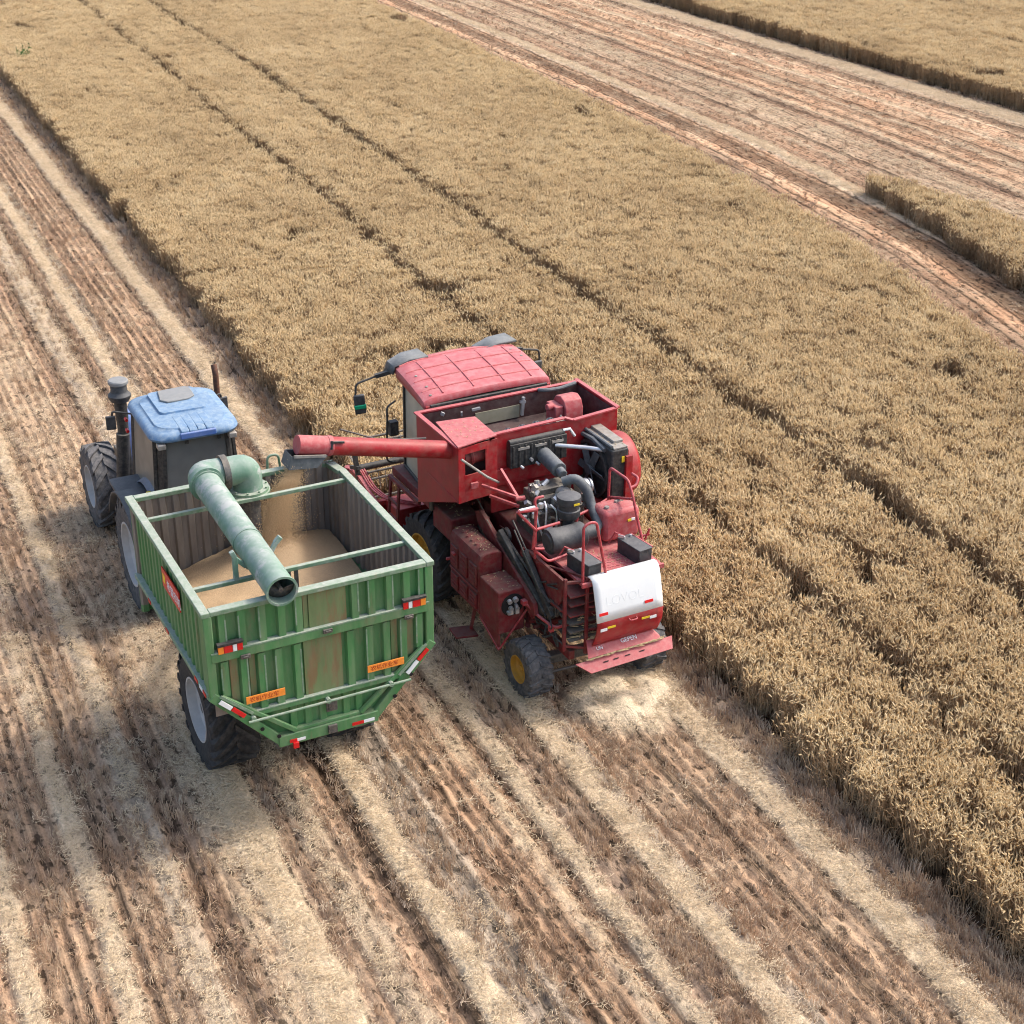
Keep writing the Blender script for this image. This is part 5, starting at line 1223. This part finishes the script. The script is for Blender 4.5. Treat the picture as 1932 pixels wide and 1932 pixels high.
k = MB()
for _ in range(48):
    p = Vector((random.uniform(-.6, -.45), random.uniform(-.2, 2.2), random.uniform(.75, 1.7))); d = Vector((random.uniform(-.05, .02), random.gauss(0, .2), random.gauss(0, .12)))
    if random.random() < .6: k.bar(p, p + d, random.uniform(.012, .04))
    else: k.cyl(p, p + Vector((-random.uniform(.03, .1), 0, 0)), random.uniform(.02, .07), n=10)
parts(k, 'linkage', m_redd, bevel=.003)
k = MB()
for _ in range(26):
    p = Vector((random.uniform(-.62, -.48), random.uniform(-.3, 1.6), random.uniform(.7, 1.6))); pts = [p, p + Vector((random.uniform(-.08, .02), random.gauss(0, .15), -.1)), p + Vector((0, random.gauss(0, .25), random.gauss(-.1, .15)))]
    k.tube(arc(pts, .08), random.uniform(.008, .016), 6)
parts(k, 'hydraulic_hose', m_black)
k = MB(); k.bb(-.95, -.55, 1.9, 2.45, 1.25, 1.58); part(k, 'gear_housing', m_redd, bevel=.02)
k = MB(); k.bb(-.9, -.86, 1.88, 1.9, 1.42, 1.46); part(k, 'yellow_sticker', m_yelst)
k = MB(); k.cyl((-.72, 2.4, 1.1), (-.72, 2.4, 1.55), .06, n=12); k.cyl((-.98, 2.42, 1.5), (-.98, 2.42, 2.0), .03, n=8); parts(k, 'hydraulic_cylinder', m_iron)
k = MB(); k.cyl((.72, .2, .95), (.78, .2, .95), .04); k.bar((.62, .15, 1.75), (.86, .1, 1.78), .02); k.bar((.8, .1, 1.72), (.86, .1, 1.86), .02); part(k, 'side_lamp', m_rail)
k = MB(); k.prism([(1.55, .75), (1.55, 1.7), (-.2, 1.64), (-.4, 1.0), (.4, .75)], 'x', .55, .72); part(k, 'side_shield', m_red, bevel=.02)
k = MB(); k.bb(.6, 1.05, .9, 2.5, .9, 1.86); part(k, 'side_shield', m_red, bevel=.03)
# feeder house and cutting header
k = MB(); k.prism([(2.7, .8), (2.7, 1.45), (4.1, .8), (4.1, .3)], 'x', -.42, .45); part(k, 'feeder_house', m_redd, bevel=.02)
HX0, HX1 = -1.05, 1.62
k = MB(); k.bb(HX0, HX1, 4.05, 4.1, .2, .92); k.prism([(4.1, .22), (4.1, .26), (4.95, .14), (4.95, .1)], 'x', HX0, HX1); k.bb(HX0, HX1, 4.0, 4.06, .86, .93)
hd = part(k, 'cutting_header', m_red, bevel=.008)
for x in (HX0, HX1):
    k = MB(); k.prism([(4.0, .15), (4.0, .93), (4.5, .8), (5.35, .22), (5.4, .1), (4.9, .08)], 'x', x - .02, x + .02); k.build('header_side', m_red, hd, bevel=.006)
    k = MB(); k.cyl((x, 5.2, .25), (x, 5.75, .16), .05, .012, n=10); k.build('crop_divider', m_red, hd)
k = MB(); k.cyl((HX0 + .03, 4.45, .42), (HX1 - .03, 4.45, .42), .13, n=20)
for i in range(110):
    a = i * .42; x = HX0 + .05 + i * .0228
    e = lambda t_, r_: (4.45 + math.cos(t_) * r_, .42 + math.sin(t_) * r_)
    k.add([(x, *e(a, .12)), (x, *e(a, .23)), (x + .0228, *e(a + .42, .23)), (x + .0228, *e(a + .42, .12))], [(0, 1, 2, 3)])
k.build('header_auger', m_cast, hd, solid=.005)
RY, RZ, RR_ = 5.0, 1.0, .46
k = MB(); k.cyl((HX0 + .08, RY, RZ), (HX1 - .08, RY, RZ), .05, n=16); re_ = part(k, 'reel', m_black)
k = MB(); t_ = MB()
for i in range(5):
    a = .35 + i * 2 * PI / 5; y, z = RY + math.cos(a) * RR_, RZ + math.sin(a) * RR_
    k.cyl((HX0 + .08, y, z), (HX1 - .08, y, z), .018, n=8)
    for x in (HX0 + .1, (HX0 + HX1) / 2, HX1 - .1): k.bar((x, RY, RZ), (x, y, z), .025, .012)
    for j in range(24):
        x = HX0 + .13 + j * .108; t_.cyl((x, y, z), (x, y - .03, z - .17), .005, n=5)
k.each('reel_bat', m_iron, re_); t_.build('reel_tine', m_cast, re_)['kind'] = 'stuff'
for x in (HX0 - .03, HX1 + .03):
    k = MB(); k.bar((x, 4.0, .9), (x, 4.6, 1.05), .05, .07); k.bar((x, 4.6, 1.05), (x, 5.05, 1.02), .045, .06); k.cyl((x, 5.0, 1.0), (x, 5.0, 1.06), .06, n=12); k.build('reel_arm', m_rail, re_)
    k = MB(); k.bar((x, 4.55, .72), (x, 4.75, 1.36), .06); k.bar((x, 4.6, 1.2), (x, 4.9, 1.1), .05); k.build('reel_support', m_black, re_)
k = MB(); k.bb(-.72, -.2, 3.95, 4.3, .74, .78); k.bb(-.95, -.35, 3.6, 3.98, .5, .95); k.prism([(3.95, .95), (4.2, .8), (3.95, .8)], 'x', -.4, -.36); part(k, 'header_drive_cover', m_red, bevel=.01)
k = MB()
for dx in (-.03, .0, .035): k.tube(arc([(-1.0 + dx, 4.7, 1.12), (-1.02 + dx, 4.3, 1.02), (-.98 + dx, 3.95, 1.0), (-.6, 3.6, .95 + dx)], .12), .013, 8)
k.tube(arc([(-.95, 3.9, .95), (-.78, 3.95, .98), (-.7, 3.9, .7)], .06), .014, 8); k.tube(arc([(-.9, 3.4, .7), (-.86, 3.2, .6), (-.7, 2.95, .62)], .08), .014, 8)
part(k, 'header_hose', m_rail)
k = MB(); k.cyl((-.6, 3.1, .55), (-.6, 3.9, .5), .035, n=10); k.cyl((.6, 3.1, .55), (.6, 3.9, .5), .035, n=10); parts(k, 'lift_cylinder', m_iron)
k = MB(); k.bar((-1.0, 2.75, 1.45), (-1.0, 3.7, 1.45), .05); k.bar((-1.02, 3.62, 1.45), (-1.05, 3.72, .6), .035); k.bar((-1.02, 3.35, 1.45), (-1.05, 3.42, .6), .035)
for z in (.65, .9, 1.15): k.bar((-1.04, 3.38, z), (-1.04, 3.68, z), .03)
part(k, 'ladder', m_redd, bevel=.004)

# bits of chaff lying on ledges
k = MB()
for (x0, x1, y0, y1, z, n_) in ((-1.0, -.77, .95, 1.68, 1.583, 50), (-1.04, -.72, .42, .88, 1.303, 26), (-.1, .36, -.46, .5, 1.705, 110), (-1.02, -.6, 1.42, 2.0, 2.872, 25), (-.55, .4, 2.1, 2.45, 2.42, 0), (.8, .98, .9, 1.6, 2.63, 25), (-.9, -.6, 1.95, 2.4, 1.583, 30), (-.3, .25, .75, 1.2, 2.06, 40)):
    for _ in range(n_):
        p = Vector((random.uniform(x0, x1), random.uniform(y0, y1), z)); t_ = random.uniform(0, PI)
        k.bar(p, p + Vector((math.cos(t_), math.sin(t_), .05)) * random.uniform(.01, .035), random.uniform(.003, .006), .003)
part(k, 'caught_straw', m_straw, smooth=False)['kind'] = 'stuff'

# chaff dropped behind, and grain falling from the spout
km = CH.matrix_world if False else Matrix.Translation(CH.location) @ Matrix.Rotation(KYAW, 4, 'Z')
tm = Matrix.Translation(TR.location) @ Matrix.Rotation(TYAW, 4, 'Z')
p0 = km @ Vector((-3.03, 1.6, 2.92)); p1 = tm @ Vector((.22, 2.4, 2.18))
k = MB(); N = 120000
V, Fs = [], []
for i in range(N):
    t = random.random() ** .8
    c = p0.lerp(p1, t ** .75); c.z = p0.z + (p1.z - p0.z) * t
    spread = .02 + .025 * t
    lob = (.05 * math.sin(t * 8 + 1.2) + (.07 if i % 3 == 0 else -.03)) * t
    c = c + Vector((random.gauss(0, spread) + lob, random.gauss(0, spread * .8), random.gauss(0, .05)))
    if random.random() < .2: c += Vector((random.gauss(0, .13), random.gauss(0, .12), random.gauss(0, .1))) * (.3 + t)
    r_ = random.uniform(.0026, .0048); o = len(V)
    V += [(c.x + r_, c.y, c.z), (c.x - r_, c.y, c.z), (c.x, c.y + r_, c.z), (c.x, c.y - r_, c.z), (c.x, c.y, c.z + r_ * 1.7), (c.x, c.y, c.z - r_ * 1.7)]
    Fs += [(o, o + 2, o + 4), (o + 2, o + 1, o + 4), (o + 1, o + 3, o + 4), (o + 3, o, o + 4), (o + 2, o, o + 5), (o + 1, o + 2, o + 5), (o + 3, o + 1, o + 5), (o, o + 3, o + 5)]
k.v, k.f, k.m = V, Fs, [0] * len(Fs)
me = bpy.data.meshes.new('falling_grain'); me.from_pydata(V, [], Fs); me.materials.append(mat('falling_wheat_grain', (0.62, 0.45, 0.26), 0.8, scale=60, var=0.2))
o = bpy.data.objects.new('falling_grain', me); COL.objects.link(o); o['kind'] = 'stuff'; o['label'] = 'stream of wheat grain falling from the spout into the trailer'; o['category'] = 'grain'
